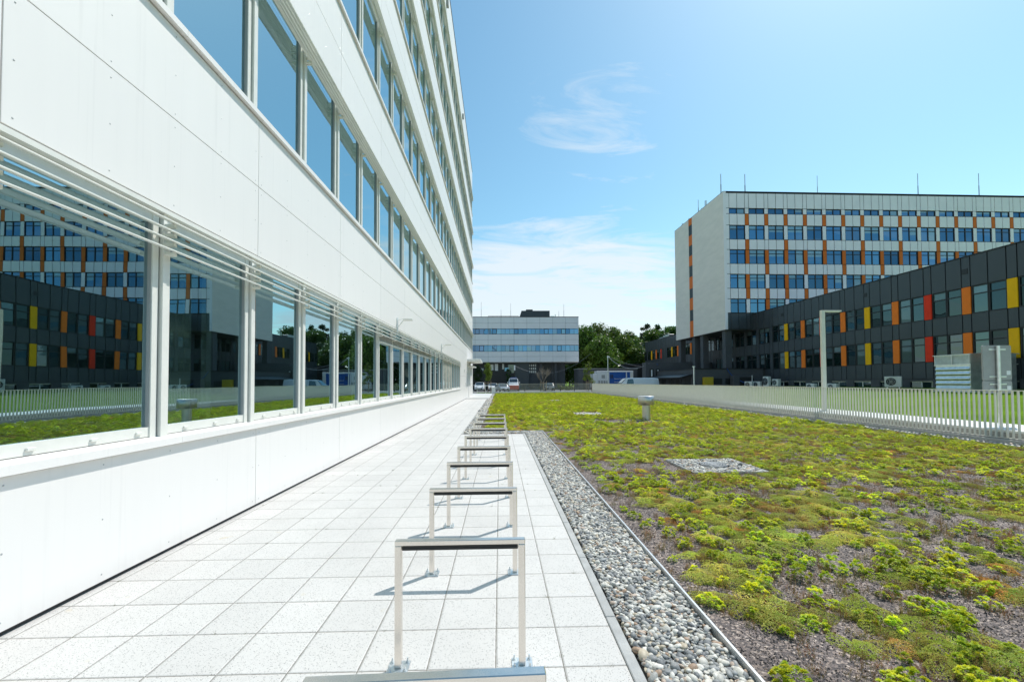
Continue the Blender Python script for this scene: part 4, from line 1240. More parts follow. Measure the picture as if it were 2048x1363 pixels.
# roof house
rh = empty('roof_house', (0, MY + 4, 15.62)); tag(rh, 'dark plant room with one slanted side on the grey office roof', 'plant room')
b = MB(); b.prism([(4.35, 0), (11.35, 0), (11.35, 1.95), (5.0, 1.95)], 'y', 0, 6); b.build('body', M['panel_dark'], rh)
b = MB(); b.box(6.1, 7.6, 1, 3, 1.95, 2.4); b.build('roof_hatch', M['trim_dark'], rh)
t = empty('roof_unit', (11.6, MY + 4, 15.62)); tag(t, 'cluster of small pale fans beside the dark plant room', 'ventilation unit')
b = MB(); b.bbox(0, .75, 0, .8, 0, .8, .03); b.build('casing', M['galv'], t)
b = MB(); b.cyl(1.05, .3, 0, 1.15, .1, 10); b.cyl(1.2, .3, 0, .6, .16, 10); b.build('pipe', M['galv'], t)
t = empty('roof_railing', (0, MY + 1, 15.62)); tag(t, 'thin dark railing on the left part of the grey office roof', 'railing')
b = MB(); b.tube([(-2.4, 0, .28), (4.2, 0, .28)], .05, 5); b.build('rail', M['frame_d'], t)
for q in range(8):
    b = MB(); b.tube([(-2.3 + q * .92, 0, 0), (-2.3 + q * .92, 0, .26)], .03, 5); b.build('post', M['frame_d'], t)
for x, h, lb in ((-3.9, 3.4, 'leftmost lightning rod on the grey office roof'), (.4, 1.7, 'short lightning rod on the grey office roof, second from the left'), (2.5, 3.1, 'faint lightning rod left of the dark plant room'), (13.0, 1.4, 'short lightning rod right of the plant room'), (14.1, 2.9, 'rightmost lightning rod on the grey office roof')):
    rod(x, MY + 1.2, 15.62, h, lb, .035)

# low buildings in the background
t = empty('low_shed', (16.2, 86, 0)); tag(t, 'low flat roofed grey outbuilding with dark door right of the grey office', 'building')
b = MB(); b.box(0, 12.2, 0, 5, -.1, 4.2); b.build('wall', M['panel_dark2'], t)
b = MB(); b.box(-.1, 12.3, -.1, 5.1, 4.2, 4.32); b.build('roof', M['concrete'], t)
for x0, x1 in ((.95, 2.2), (3.0, 4.4)):
    b = MB(); b.box(x0, x1, -.05, 0, 0, 2.9); b.build('door', M['frame_d'], t)
t = empty('dark_hall', (25.5, 93.5, 0)); tag(t, 'very dark shed behind the trailer, below the trees', 'building')
b = MB(); b.box(0, 9, 0, 4, -.1, 5.3); b.build('wall', M['trim_dark'], t)
b = MB(); b.box(-.1, 9.1, -.1, 4.1, 5.3, 5.5); b.build('roof', M['panel_dark'], t)

# ---------------------------------------------------------------- vehicles
def loft_car(name, L, W, H, paint, label, loc, rz, kind='suv', cat='car'):
    """body lofted from cross-sections along its length (x forward)"""
    t = empty(name, loc, rz); tag(t, label, cat, 'vehicles in the car park')
    if kind == 'van':
        prof = [(0, .45, 1.0, 1.0), (.04, .4, 1.15, 1.15), (.18, .38, 1.22, 1.22), (.24, .38, 1.25, 1.6), (.36, .38, 1.28, H - .06), (.42, .38, 1.28, H), (.9, .38, 1.28, H), (.985, .4, 1.25, H - .06), (1, .45, 1.2, H - .5)]
    else:
        hd = .62 * H
        prof = [(0, .4, .62, .62), (.03, .3, .72, .72), (.1, .27, hd - .05, hd - .05), (.25, .25, hd, hd), (.29, .25, hd + .02, hd + .06), (.42, .25, hd + .04, H - .05), (.52, .25, hd + .05, H), (.75, .25, hd + .06, H - .03), (.93, .28, hd + .04, H - .42 if kind == 'sedan' else H - .15), (.985, .33, hd - .02, hd + .05), (1, .42, hd - .15, hd - .12)]
    b = MB(); rows = []
    for (u, zb, zs, zt) in prof:
        x = L / 2 - u * L; e = 1 - .16 * max(0, 1 - u / .1) - .12 * max(0, (u - .93) / .07)
        w = W / 2 * e; wt = w * (.80 if zt > zs + .1 else .93)
        pts = [(x, -w * .92, zb), (x, -w, zb + .15), (x, -w, zs - .1), (x, -w * .97, zs), (x, -wt, max(zt - .06, zs + .001)), (x, -wt * .8, zt + .001), (x, 0, zt + .02)]
        pts += [(px, -py, pz) for px, py, pz in reversed(pts[:-1])]
        rows.append(pts)
    n = len(rows[0]); vs = [p for r_ in rows for p in r_]; fs = []
    for i in range(len(rows) - 1):
        for k in range(n): fs.append((i * n + k, i * n + (k + 1) % n, (i + 1) * n + (k + 1) % n, (i + 1) * n + k))
    fs.append(tuple(range(n - 1, -1, -1))); fs.append(tuple(range((len(rows) - 1) * n, len(rows) * n)))
    b.add(vs, fs, 0, False); b.build('body', M[paint], t)
    # glass set just proud of the body
    def at(u):
        for q in range(len(prof) - 1):
            if prof[q][0] <= u <= prof[q + 1][0]:
                f = (u - prof[q][0]) / (prof[q + 1][0] - prof[q][0]); return [prof[q][i] * (1 - f) + prof[q + 1][i] * f for i in range(4)]
    u0, u1 = (.245, .355) if kind == 'van' else (.30, .415)
    a, c = at(u0), at(u1)
    b = MB(); k1, k2 = W * .38, W * .36
    b.quad((L / 2 - u0 * L + .03, -k1, a[3] + .06), (L / 2 - u0 * L + .03, k1, a[3] + .06), (L / 2 - u1 * L + .03, k2, c[3] + .035), (L / 2 - u1 * L + .03, -k2, c[3] + .035)); b.build('windscreen', M['car_glass'], t)
    for s in (-1, 1):
        ua, ub = (.37, .5) if kind == 'van' else (.40, .86)
        p = at(ua); q = at(ub); y0 = s * (W / 2 + .006); y1 = s * (W / 2 * .81 + .02)
        b = MB(); b.quad((L / 2 - ua * L + .2, y0 * .985, p[2] + .03), (L / 2 - ub * L, y0 * .985, q[2] + .03), (L / 2 - ub * L + .1, y1 + s * .02, q[3] - .12), (L / 2 - ua * L - .1, y1 + s * .02, p[3] - .12)); b.build('side_glass', M['car_glass'], t)
    for s in (-1, 1):
        b = MB(); b.bbox(L / 2 - .16, L / 2 + .01, s * W * .30 - .14, s * W * .30 + .14, hd - .32 if kind != 'van' else .8, hd - .16 if kind != 'van' else 1.0, .02); b.build('headlight', M['lamp_clear'], t)
    b = MB(); b.bbox(L / 2 - .08, L / 2 + .02, -W * .28, W * .28, .36, .58, .02); b.build('grille', M['trim_dark'], t)
    b = MB(); b.box(L / 2 + .021, L / 2 + .03, -.26, .26, .42, .53); b.build('number_plate', M['plate'], t)
    for s in (-1, 1):
        b = MB(); b.bbox(L / 2 - .34 * L, L / 2 - .34 * L + .12, s * (W / 2 + .09) - .08, s * (W / 2 + .09) + .08, hd + .02 if kind != 'van' else 1.4, hd + .17 if kind != 'van' else 1.65, .02); b.build('mirror', M[paint], t)
    for u in (.19, .80):
        for s in (-1, 1):
            x = L / 2 - u * L
            b = MB(); b.tube([(x, s * (W / 2 - .2), .33), (x, s * (W / 2 + .012), .33)], .33, 18); w_ = b.build('wheel', M['tyre'], t)
            b = MB(); b.tube([(x, s * (W / 2 + .013), .33), (x, s * (W / 2 + .02), .33)], .2, 14); b.build('rim', M['galv'], w_)
    return t
hd = 1.0
loft_car('parked_car', 4.4, 1.84, 1.62, 'car_white', 'white parked SUV facing the camera nearest the white building', (-3.62, 78, -.02), R(-90))
loft_car('parked_car', 4.3, 1.76, 1.42, 'car_white', 'pale hatchback parked behind the short white pillar', (-1.25, 80, -.02), R(-90), 'sedan')
loft_car('parked_car', 4.2, 1.74, 1.42, 'car_silver', 'silver car parked askew right behind the far fence', (.45, 71, -.02), R(-75), 'sedan')
t = loft_car('ambulance_van', 5.2, 1.98, 2.3, 'car_white', 'white and red ambulance van with blue tinted windscreen', (2.55, 77.5, -.02), R(-90), 'van', 'van')
b = MB(); b.bbox(2.45, 2.64, -.9, .9, .3, 1.05, .04); b.build('red_bonnet', M['car_red'], t)
b = MB(); b.bbox(1.2, 1.5, -.6, .6, 2.32, 2.45, .03); b.build('light_bar', M['blue_wrap'], t)
loft_car('parked_car', 4.3, 1.8, 1.5, 'car_dark', 'dark car parked beside the bare tree beyond the far fence', (8.9, 76, -.02), R(-90))
loft_car('delivery_van', 6.9, 2.0, 2.45, 'car_white', 'long white van whose roof shows over the right fence', (17.9, 56.5, -.36), R(180), 'van', 'van')
# mobile training trailer
t = empty('trailer', (16.95, 75, 0)); tag(t, 'long white and blue exhibition trailer with white lettering', 'trailer')
b = MB(); b.bbox(.6, 7.1, 0, 2.6, .5, 3.55, .04); b.bbox(-.15, .599, .1, 2.5, .6, 3.05, .04); b.build('body', M['car_white'], t)
b = MB(); b.box(2.75, 5.75, -.012, .0, .75, 3.3); b.build('blue_graphic', M['blue_wrap'], t)
b = MB(); b.box(5.95, 6.5, -.012, .0, .75, 3.3); b.build('blue_graphic', M['blue_wrap'], t)
for q in range(4):
    b = MB(); b.box(.75 + q * .48, 1.08 + q * .48, -.015, 0, .95, 1.8); b.build('vent_grille', M['grey_back'], t)
b = MB(); b.box(1.35, 1.95, -.015, 0, 2.2, 2.8); b.build('vent_grille', M['grey_back'], t)
for x in (2.95, 3.25):
    b = MB(); b.box(x, x + .2, -.02, -.013, 2.2, 2.85); b.build('window', M['frame_d'], t)
b = MB(); b.box(6.62, 7.0, -.016, 0, .75, 3.1); b.build('door', M['frame_w'], t)
for x in (1.2, 5.6, 6.5):
    b = MB(); b.tube([(x, .0, .42), (x, .3, .42)], .42, 18); b.build('wheel', M['tyre'], t)
def lettering(txt, x, z, size, m, parent, y=-.02):
    cu = bpy.data.curves.new('lettering', 'FONT'); cu.body = txt; cu.size = size; cu.extrude = .004
    ob = bpy.data.objects.new('lettering_tmp', cu); col.objects.link(ob)
    bpy.context.view_layer.update()
    me = bpy.data.meshes.new_from_object(ob.evaluated_get(bpy.context.evaluated_depsgraph_get()))
    bpy.data.objects.remove(ob)
    me.materials.clear(); me.materials.append(M[m])
    o = link('lettering', me, parent, (x, y, z)); o.rotation_euler = (math.pi / 2, 0, 0)
    return o
lettering('Mobilne Centrum', 3.62, 2.02, .27, 'white_paint', t)
lettering('Szkolenia', 3.62, 1.45, .27, 'white_paint', t)

# bollards and poles
for i, x in enumerate((3.9, 6.35, 9.4, 11.6)):
    b = MB(); b.cyl(0, 0, 0, .95, .075, 10); b.cyl(0, 0, .95, 1.0, .06, 10)
    tag(b.build('bollard', M['trim_dark'], None, (x, 65.0, -.02)), ['dark bollard just right of the ambulance van', 'dark bollard left of the bare tree stakes', 'dark bollard right of the bare tree', 'rightmost dark bollard before the fence corner'][i], 'bollard', 'bollards along the car park')
t = empty('cable_pole', (18.3, 70.5, 0)); tag(t, 'slim grey pole carrying the drooping cables before the trailer', 'pole')
b = MB(); b.tube([(0, 0, 0), (0, 0, 6.0)], [.09, .06], 10); b.build('pole', M['galv'], t)
b = MB(); b.bbox(-.15, .3, -.05, .05, 5.7, 5.85, .01); b.build('bracket', M['galv'], t)
t = empty('street_lamp', (3.05, 84, 0)); tag(t, 'white street lamp head before the dark ground floor glass', 'street lamp')
b = MB(); b.tube([(0, 0, 0), (0, 0, 4.9)], .05, 8); b.build('mast', M['trim_dark'], t)
b = MB(); b.bbox(-.15, .12, -.1, .1, 3.9, 4.95, .03); b.build('lamp_head', M['white_paint'], t)
def sag(a, c, s, n=18):
    a, c = Vector(a), Vector(c)
    return [a.lerp(c, i / n) - Vector((0, 0, s * 4 * (i / n) * (1 - i / n))) for i in range(n + 1)]
def cable(a, c, s, r, m, label):
    b = MB(); b.tube(sag(a, c, s), r, 5); tag(b.build('cable', M[m]), label, 'cable', 'cables slung between the buildings')
cable((18.3, 70.5, 5.85), (22.4, 62.3, 4.3), 1.3, .035, 'cable', 'pale thick cable drooping from the pole to the small dark block')
cable((18.3, 70.5, 5.9), (31.9, 84, 4.6), .7, .02, 'cable', 'thin upper cable running right from the pole')
cable((3.05, 84, 4.85), (18.3, 84, 7.2), 2.6, .02, 'cable', 'thin dark cable sagging across the dark ground floor of the grey office')
cable((23.5, 62.2, 4.2), (31.9, 70, 4.0), 1.2, .05, 'blue_cable', 'blue hose looped under the far dark wing')
b = MB(); pts = [(27.4, 49.93, 3.1), (27.6, 49.85, 2.7), (28.0, 49.7, 2.1), (28.5, 48.6, 1.5), (29.2, 48.3, 1.25), (30.4, 48, 1.1)]
b.tube(pts, .045, 6); tag(b.build('cable', M['blue_cable']), 'blue hose hanging down the front of the dark annex', 'cable', 'cables slung between the buildings')

# ---------------------------------------------------------------- trees
def leaf_cloud(centres, radii, n, size, seed, up=.3):
    """many small two-triangle leaves spread over lobes"""
    g = np.random.default_rng(seed)
    c = np.array(centres); r = np.array(radii)
    w = (r[:, 0] * r[:, 1] * r[:, 2]) ** .7; w = w / w.sum()
    li = g.choice(len(c), n, p=w)
    d = g.normal(size=(n, 3)); d /= np.linalg.norm(d, axis=1)[:, None]
    rad = g.uniform(0, 1, n) ** .38
    rad *= 1 + .22 * (g.uniform(size=n) - .4)
    p = c[li] + d * r[li] * rad[:, None]
    nrm = d + g.normal(size=(n, 3)) * .7; nrm[:, 2] += up; nrm /= np.linalg.norm(nrm, axis=1)[:, None]
    a = np.cross(nrm, g.normal(size=(n, 3))); a /= np.linalg.norm(a, axis=1)[:, None]; bb = np.cross(nrm, a)
    s = size * g.uniform(.55, 1.35, n)[:, None]
    v = np.stack([p - a * s, p - bb * s * .6, p + a * s, p + bb * s * .6], 1).reshape(-1, 3)
    f = np.arange(n * 4).reshape(n, 4)
    tint = np.repeat(np.clip(g.uniform(0, 1, len(c))[li] * .6 + g.uniform(0, .4, n), 0, 1), 4)
    return v, f, tint
def np_mesh(name, v, f, tint, m):
    me = bpy.data.meshes.new(name)
    me.from_pydata(v.tolist(), [], f.tolist()); me.materials.append(m)
    at = me.attributes.new('tint', 'FLOAT', 'POINT'); at.data.foreach_set('value', tint.astype(np.float32))
    return me
def tree(name, x, y, z, H, W, m, label, group, seed, n=5000, size=.24, lobes=16, trunk=.25, shape='round', crown_from=.25, D=None):
    g = random.Random(seed)
    t = empty(name, (x, y, z)); tag(t, label, 'tree', group)
    b = MB(); tips = []
    tr = [(0, 0, -.2), (g.uniform(-.1, .1) * H * .1, 0, H * .3), (g.uniform(-.2, .2) * H * .1, g.uniform(-.1, .1), H * .6), (0, 0, H * .9)]
    b.tube(tr, [trunk, trunk * .75, trunk * .5, trunk * .12], 8)
    cs, rs = [], []
    for k in range(lobes):
        u = (k + .5) / lobes
        zc = H * (crown_from + (1 - crown_from) * u * .93)
        if shape == 'round': rr = W / 2 * math.sin(math.pi * min(1, (.16 + .80 * u))) ** .7
        elif shape == 'spire': rr = W / 2 * (1 - u) ** .75 + .08 * W
        else: rr = W / 2 * math.sin(math.pi * (.12 + .84 * u)) ** .5
        a = k * 2.4 + g.uniform(-.5, .5); q = rr * g.uniform(.35, .8)
        if shape == 'oval': q *= .4
        c = (q * math.cos(a), q * math.sin(a), zc + g.uniform(-.03, .03) * H)
        s = W * g.uniform(.17, .30) * (1.0 if shape != 'spire' else (1.15 - .75 * u))
        if shape == 'oval': s = rr * .8
        cs.append(c); rs.append((s, s, s * g.uniform(.6, .95)))
        b.tube([(0, 0, max(H * .15, zc - H * .14)), (c[0] * .5, c[1] * .5, zc - H * .04), c], [trunk * .3, trunk * .18, trunk * .05], 5)
    b.build('trunk', M['bark'], t)
    v, f, ti = leaf_cloud(cs, rs, n, size, seed)
    link('crown', np_mesh('crown', v, f, ti, M[m]), t)
    return t
def px_x(px, Y): return (px - 999) * Y / 842
W1 = [ # px, depth, top px y, width m, material, shape, label
    (1168, 104, 652, 9, 'leaf_wood', 'round', 'broad green tree rising directly behind the right edge of the grey office'),
    (1196, 112, 652, 10, 'leaf_wood', 'round', 'tall dense tree second from the grey office'),
    (1188, 101, 694, 8, 'leaf_wood', 'round', 'lower bright tree beside the grey office lower storeys'),
    (1226, 118, 659, 9, 'leaf_wood', 'round', 'dense tree in the middle of the wood behind the trailer'),
    (1217, 100, 690, 7.5, 'leaf_wood', 'round', 'mid height tree above the low flat roofed outbuilding'),
    (1247, 104, 676, 8.5, 'leaf_wood', 'round', 'large leafy tree directly above the blue trailer'),
    (1243, 124, 656, 6, 'leaf_dark', 'spire', 'thin dark treetop poking out of the middle of the wood'),
    (1268, 110, 678, 8, 'leaf_wood', 'round', 'leafy tree at the dip in the treeline left of the dark wing'),
    (1284, 128, 668, 7, 'leaf_dark', 'spire', 'dark tree in the gap before the far end of the dark wing'),
    (1292, 104, 688, 7, 'leaf_dark', 'round', 'dark tree just left of the dark wing corner'),
    (1296, 118, 643, 8, 'leaf_dark', 'spire', 'pointed dark conifer rising above the far corner of the dark wing'),
    (1319, 120, 642, 8.5, 'leaf_dark', 'spire', 'second pointed dark conifer above the dark wing roof'),
    (1340, 116, 653, 9, 'leaf_wood', 'round', 'rounded tree between conifers and tower gable'),
    (1358, 112, 650, 9, 'leaf_wood', 'round', 'tree half hidden by the gable of the tower block'),
    (1208, 98, 712, 4.5, 'leaf_light', 'round', 'light green shrubby tree left above the outbuilding roof'),
    (1232, 97, 718, 3.0, 'leaf_dark', 'spire', 'narrow dark conifer behind the outbuilding roof'),
    (1263, 98, 722, 5, 'leaf_wood', 'round', 'low tree over the very dark shed'),
    (1205, 96, 676, 8, 'leaf_wood', 'round', 'bushy tree low in the wood just right of the grey office'),
    (1276, 99, 697, 7, 'leaf_wood', 'round', 'bushy lower tree left of the dark wing end'),
    (1256, 116, 663, 8, 'leaf_wood', 'round', 'back row tree filling the skyline above the blue trailer'),
    (1306, 112, 662, 8, 'leaf_wood', 'round', 'round tree between the two pointed conifers'),
    (1332, 108, 664, 7, 'leaf_dark', 'round', 'dark round tree just above the dark wing roof'),
    (1140, 114, 668, 9, 'leaf_wood', 'round', 'tree mostly hidden behind the grey office block')]
for i, (px, Y, ty, w, m, sh, lb) in enumerate(W1):
    top = EYE + (763 - ty) * Y / 842
    tree('woodland_tree', px_x(px, Y), Y, 0, top, w, m, lb, 'trees in the wood behind the car park', 100 + i, n=12000 if w > 6 else 4500, size=.27 if sh == 'round' else .24, lobes=30, shape=sh, crown_from=.12)
# reflected / side view backdrop trees further right are hidden by the buildings
def bushes(name, x, y, z, w, h, m, label, seed, n=900):
    g = random.Random(seed)
    cs = [(g.uniform(-w / 2, w / 2), g.uniform(-.6, .6), h * g.uniform(.25, .6)) for _ in range(10)]
    rs = [(h * .45, h * .45, h * .4)] * 10
    t = empty(name, (x, y, z)); tag(t, label, 'shrub')
    v, f, ti = leaf_cloud(cs, rs, n, .12, seed); link('foliage', np_mesh('foliage', v, f, ti, M[m]), t)
    b = MB()
    for c in cs[:5]: b.tube([(c[0] * .6, 0, 0), c], [.04, .015], 5)
    b.build('stems', M['bark'], t)
bushes('shrub', 13.0, 82, 0, 2.6, 1.0, 'leaf_light', 'low bright shrub before the grey outbuilding wall', 5)
bushes('hedge', 28.0, 96, 0, 6.0, 1.9, 'leaf_light', 'bright green hedge between trailer and far dark wing', 6, 3000)
# small planted trees near the far fence
def stakes(x, y, label, w=.9):
    t = empty('tree_stakes', (x, y, 0)); tag(t, label, 'tree stakes', 'timber stakes round young trees')
    for sx, sy in ((-w / 2, -.3), (w / 2, -.3), (0, .4)):
        b = MB(); b.cyl(sx, sy, 0, 1.75, .05, 7); b.build('stake', M['wood'], t)
    b = MB(); b.box(-w / 2, w / 2, -.33, -.27, 1.45, 1.53); b.build('crossbar', M['wood'], t)
tree('young_tree', px_x(976, 64), 64, 0, EYE + (763 - 722) * 64 / 842, 1.35, 'leaf_light', 'slim oval green tree between the white building corner and the pillar', 'young trees by the car park', 301, n=2600, size=.075, lobes=12, trunk=.06, shape='oval', crown_from=.40)
stakes(px_x(976, 64), 64, 'timber stakes round the slim oval tree near the white pillar')
tree('young_tree', px_x(957, 86), 86, 0, 4.9, 2.4, 'leaf_dark', 'dark little tree behind the white SUV', 'young trees by the car park', 302, n=2000, size=.1, lobes=10, trunk=.07, crown_from=.35)
tree('young_tree', px_x(1178, 67), 67, 0, EYE + (763 - 719) * 67 / 842, 1.9, 'leaf_light', 'airy young tree in leaf left of the trailer', 'young trees by the car park', 303, n=1500, size=.085, lobes=13, trunk=.05, shape='spire', crown_from=.3)
stakes(px_x(1178, 67), 67, 'timber stakes round the airy young tree left of the trailer')
tree('young_tree', px_x(1018, 87), 87, 0, 4.6, 1.8, 'leaf_dark', 'thin dark tree in front of the dark glass wall', 'young trees by the car park', 304, n=900, size=.1, lobes=8, trunk=.06, crown_from=.35)
# bare tree
t = empty('bare_tree', (px_x(1087, 66), 66, 0)); tag(t, 'leafless young tree with fine pale twigs before the grey office', 'tree')
b = MB(); b.tube([(0, 0, 0), (.03, 0, 1.0), (0, 0, 1.6)], [.07, .055, .045], 7); b.build('trunk', M['twig'], t)
b = MB(); g = random.Random(4)
def twigs(p, d, L, r, lv):
    q = p + d * L; b.tube([p, p.lerp(q, .5) + Vector((g.uniform(-.03, .03), g.uniform(-.03, .03), 0)), q], [r, r * .8, r * .55], 4)
    if lv == 0: return
    for _ in range(3 if lv < 3 else 4):
        nd = (d + Vector((g.uniform(-.6, .6), g.uniform(-.6, .6), g.uniform(-.05, .5)))).normalized()
        twigs(p.lerp(q, g.uniform(.5, 1)), nd, L * g.uniform(.6, .8), r * .6, lv - 1)
for _ in range(6): twigs(Vector((0, 0, g.uniform(1.1, 1.6))), Vector((g.uniform(-.7, .7), g.uniform(-.5, .5), 1)).normalized(), 1.0, .022, 4)
b.build('twigs', M['twig'], t)
stakes(px_x(1087, 66), 66, 'timber stakes and crossbar round the leafless tree')

# ---------------------------------------------------------------- instanced stuff (pebbles, chips, sedum)
hidden = {}
def collection_of(name, meshes):
    c = bpy.data.collections.new(name)
    for i, me in enumerate(meshes):
        o = bpy.data.objects.new('%s_%02d' % (name, i), me); c.objects.link(o)
    return c
def scatter(name, label, cat, pts, rot, scl, idx, meshes):
    n = len(pts)
    me = bpy.data.meshes.new(name)
    me.vertices.add(n); me.vertices.foreach_set('co', np.asarray(pts, dtype=np.float32).ravel())
    a = me.attributes.new('rot', 'FLOAT_VECTOR', 'POINT'); a.data.foreach_set('vector', np.asarray(rot, dtype=np.float32).ravel())
    a = me.attributes.new('scl', 'FLOAT_VECTOR', 'POINT'); a.data.foreach_set('vector', np.asarray(scl, dtype=np.float32).ravel())
    a = me.attributes.new('idx', 'INT', 'POINT'); a.data.foreach_set('value', np.asarray(idx, dtype=np.int32))
    o = link(name, me); tag(o, label, cat, kind='stuff')
    ng = bpy.data.node_groups.new(name + '_nodes', 'GeometryNodeTree')
    ng.interface.new_socket('Geometry', in_out='INPUT', socket_type='NodeSocketGeometry')
    ng.interface.new_socket('Geometry', in_out='OUTPUT', socket_type='NodeSocketGeometry')
    N, L = ng.nodes, ng.links
    gi = N.new('NodeGroupInput'); go = N.new('NodeGroupOutput')
    ip = N.new('GeometryNodeInstanceOnPoints'); ci = N.new('GeometryNodeCollectionInfo')
    ci.inputs['Collection'].default_value = collection_of(name + '_kit', meshes)
    ci.inputs['Separate Children'].default_value = True; ci.inputs['Reset Children'].default_value = True
    def na(nm, ty):
        k = N.new('GeometryNodeInputNamedAttribute'); k.data_type = ty; k.inputs['Name'].default_value = nm
        return [s for s in k.outputs if s.enabled and s.name == 'Attribute'][0]
    er = N.new('FunctionNodeEulerToRotation')
    L.new(na('rot', 'FLOAT_VECTOR'), er.inputs[0])
    L.new(gi.outputs[0], ip.inputs['Points']); L.new(ci.outputs[0], ip.inputs['Instance'])
    ip.inputs['Pick Instance'].default_value = True
    L.new(na('idx', 'INT'), ip.inputs['Instance Index']); L.new(er.outputs[0], ip.inputs['Rotation']); L.new(na('scl', 'FLOAT_VECTOR'), ip.inputs['Scale'])
    L.new(ip.outputs[0], go.inputs[0])
    md = o.modifiers.new('scatter', 'NODES'); md.node_group = ng
    return o

def ico_pebble(seed, sub=2):
    import bmesh
    bm = bmesh.new(); bmesh.ops.create_icosphere(bm, subdivisions=sub, radius=1)
    g = np.random.default_rng(seed)
    k = g.normal(size=(3, 3)); ph = g.uniform(0, 6, 3)
    ex = (1.0, g.uniform(.62, .9), g.uniform(.4, .65))
    for v in bm.verts:
        s = 1 + .09 * sum(math.sin(1.6 * (v.co.x * k[i][0] + v.co.y * k[i][1] + v.co.z * k[i][2]) + ph[i]) for i in range(3))
        v.co = Vector((v.co.x * ex[0] * s, v.co.y * ex[1] * s, v.co.z * ex[2] * s))
    me = bpy.data.meshes.new('pebble'); bm.to_mesh(me); bm.free()
    me.materials.append(M['stone']); me.polygons.foreach_set('use_smooth', [True] * len(me.polygons))
    return me
pebs = [ico_pebble(i) for i in range(6)]
def strip_points(x0, x1, y0, y1, sp_near, sp_far=None, z=0.0):
    P = []; Rr = []
    y = y0
    while y < y1:
        s = sp_near if sp_far is None else sp_near + (sp_far - sp_near) * min(1, max(0, (y - 8) / 30))
        n = max(1, int((x1 - x0) / s))
        for q in range(n):
            P.append((x0 + (q + rng.uniform(.05, .95)) * (x1 - x0) / n, y + rng.uniform(-.6, .6) * s, z)); Rr.append(s)
        y += s
    return P, Rr
P, Sz = [], []
for (a, s_) in ((strip_points(.83, 1.39, .9, 14.0, .0245), .021), (strip_points(.83, 1.39, .9, 14.0, .027, z=.012), .019),
                (strip_points(-1.15, 1.39, 13.66, 14.03, .036, z=.006), .023),
                (strip_points(-1.16, -.73, 14.0, 41.0, .042, .07, .004), .026), (strip_points(-1.0, -.73, 41.0, 59.0, .07, z=.004), .04),
                (strip_points(12.57, 13.0, 8.5, 59.0, .045, .09, .008), .028)):
    for p, s in zip(*a): P.append(p); Sz.append(s * .68)
for sq in SQ:
    a = strip_points(sq[0] + .03, sq[1] - .03, sq[2] + .03, sq[3] - .03, .036 if sq[2] < 12 else .06, z=.034)
    cx, cy = (sq[0] + sq[1]) / 2, (sq[2] + sq[3]) / 2
    for p, s in zip(*a):
        if (p[0] - cx) ** 2 + (p[1] - cy) ** 2 > .27 ** 2 or sq is SQ[2]: P.append(p); Sz.append(s * .66)
P = np.array(P); Sz = np.array(Sz); n = len(P)
P[:, 2] += rng.uniform(-.004, .010, n)
Sz = Sz * np.exp(rng.normal(0, .30, n))
rot = np.stack([rng.normal(0, .35, n), rng.normal(0, .35, n), rng.uniform(0, 6.28, n)], 1)
scl = np.stack([Sz * rng.uniform(.9, 1.25, n), Sz, Sz * rng.uniform(.8, 1.1, n)], 1)
scatter('pebbles', 'rounded grey, white and ochre river pebbles filling the strips beside the paving', 'pebbles', P, rot, scl, rng.integers(0, 6, n), pebs)

# chips of crushed brick over the nearest substrate
def chip(seed):
    g = np.random.default_rng(seed); b = MB()
    v = g.normal(size=(6, 3)); v /= np.linalg.norm(v, axis=1)[:, None]
    v = np.array([(1, 0, 0), (-1, 0, 0), (0, 1, 0), (0, -1, 0), (0, 0, 1), (0, 0, -1)]) * g.uniform(.5, 1.1, (6, 1)) + g.normal(size=(6, 3)) * .15
    b.add(v.tolist(), [(0, 2, 4), (2, 1, 4), (1, 3, 4), (3, 0, 4), (2, 0, 5), (1, 2, 5), (3, 1, 5), (0, 3, 5)])
    return b.mesh('chip', M['chip'])
def chip_mat():
    m, n, l, b = new_mat('brick_chip')
    oi = n.new('ShaderNodeObjectInfo'); cr = n.new('ShaderNodeValToRGB'); e = cr.color_ramp.elements
    e[0].color = (.03, .027, .03, 1); e[1].color = (.42, .33, .27, 1)
    for p, c in ((.35, (.06, .056, .06, 1)), (.65, (.13, .10, .09, 1)), (.88, (.24, .17, .13, 1))):
        k = e.new(p); k.color = c
    l.new(oi.outputs['Random'], cr.inputs[0]); l.new(cr.outputs[0], b.inputs['Base Color']); b.inputs['Roughness'].default_value = .85
    return m
M['chip'] = chip_mat()
n = 70000
yy = 1.0 + 9.0 * rng.uniform(0, 1, n) ** 1.7; xx = 1.43 + rng.uniform(0, 1, n) * (yy * 1.30)
xx = np.minimum(xx, 12.4)
P = np.stack([xx, yy, sub_h(xx, yy) + .002], 1); s = .0052 * np.exp(rng.normal(0, .4, n)) * (1 + yy * .05)
scatter('gravel_chips', 'loose dark and reddish crushed brick between the sedum plants', 'gravel', P, rng.uniform(0, 6.28, (n, 3)), np.stack([s, s * .8, s * .7], 1), rng.integers(0, 4, n), [chip(i) for i in range(4)])

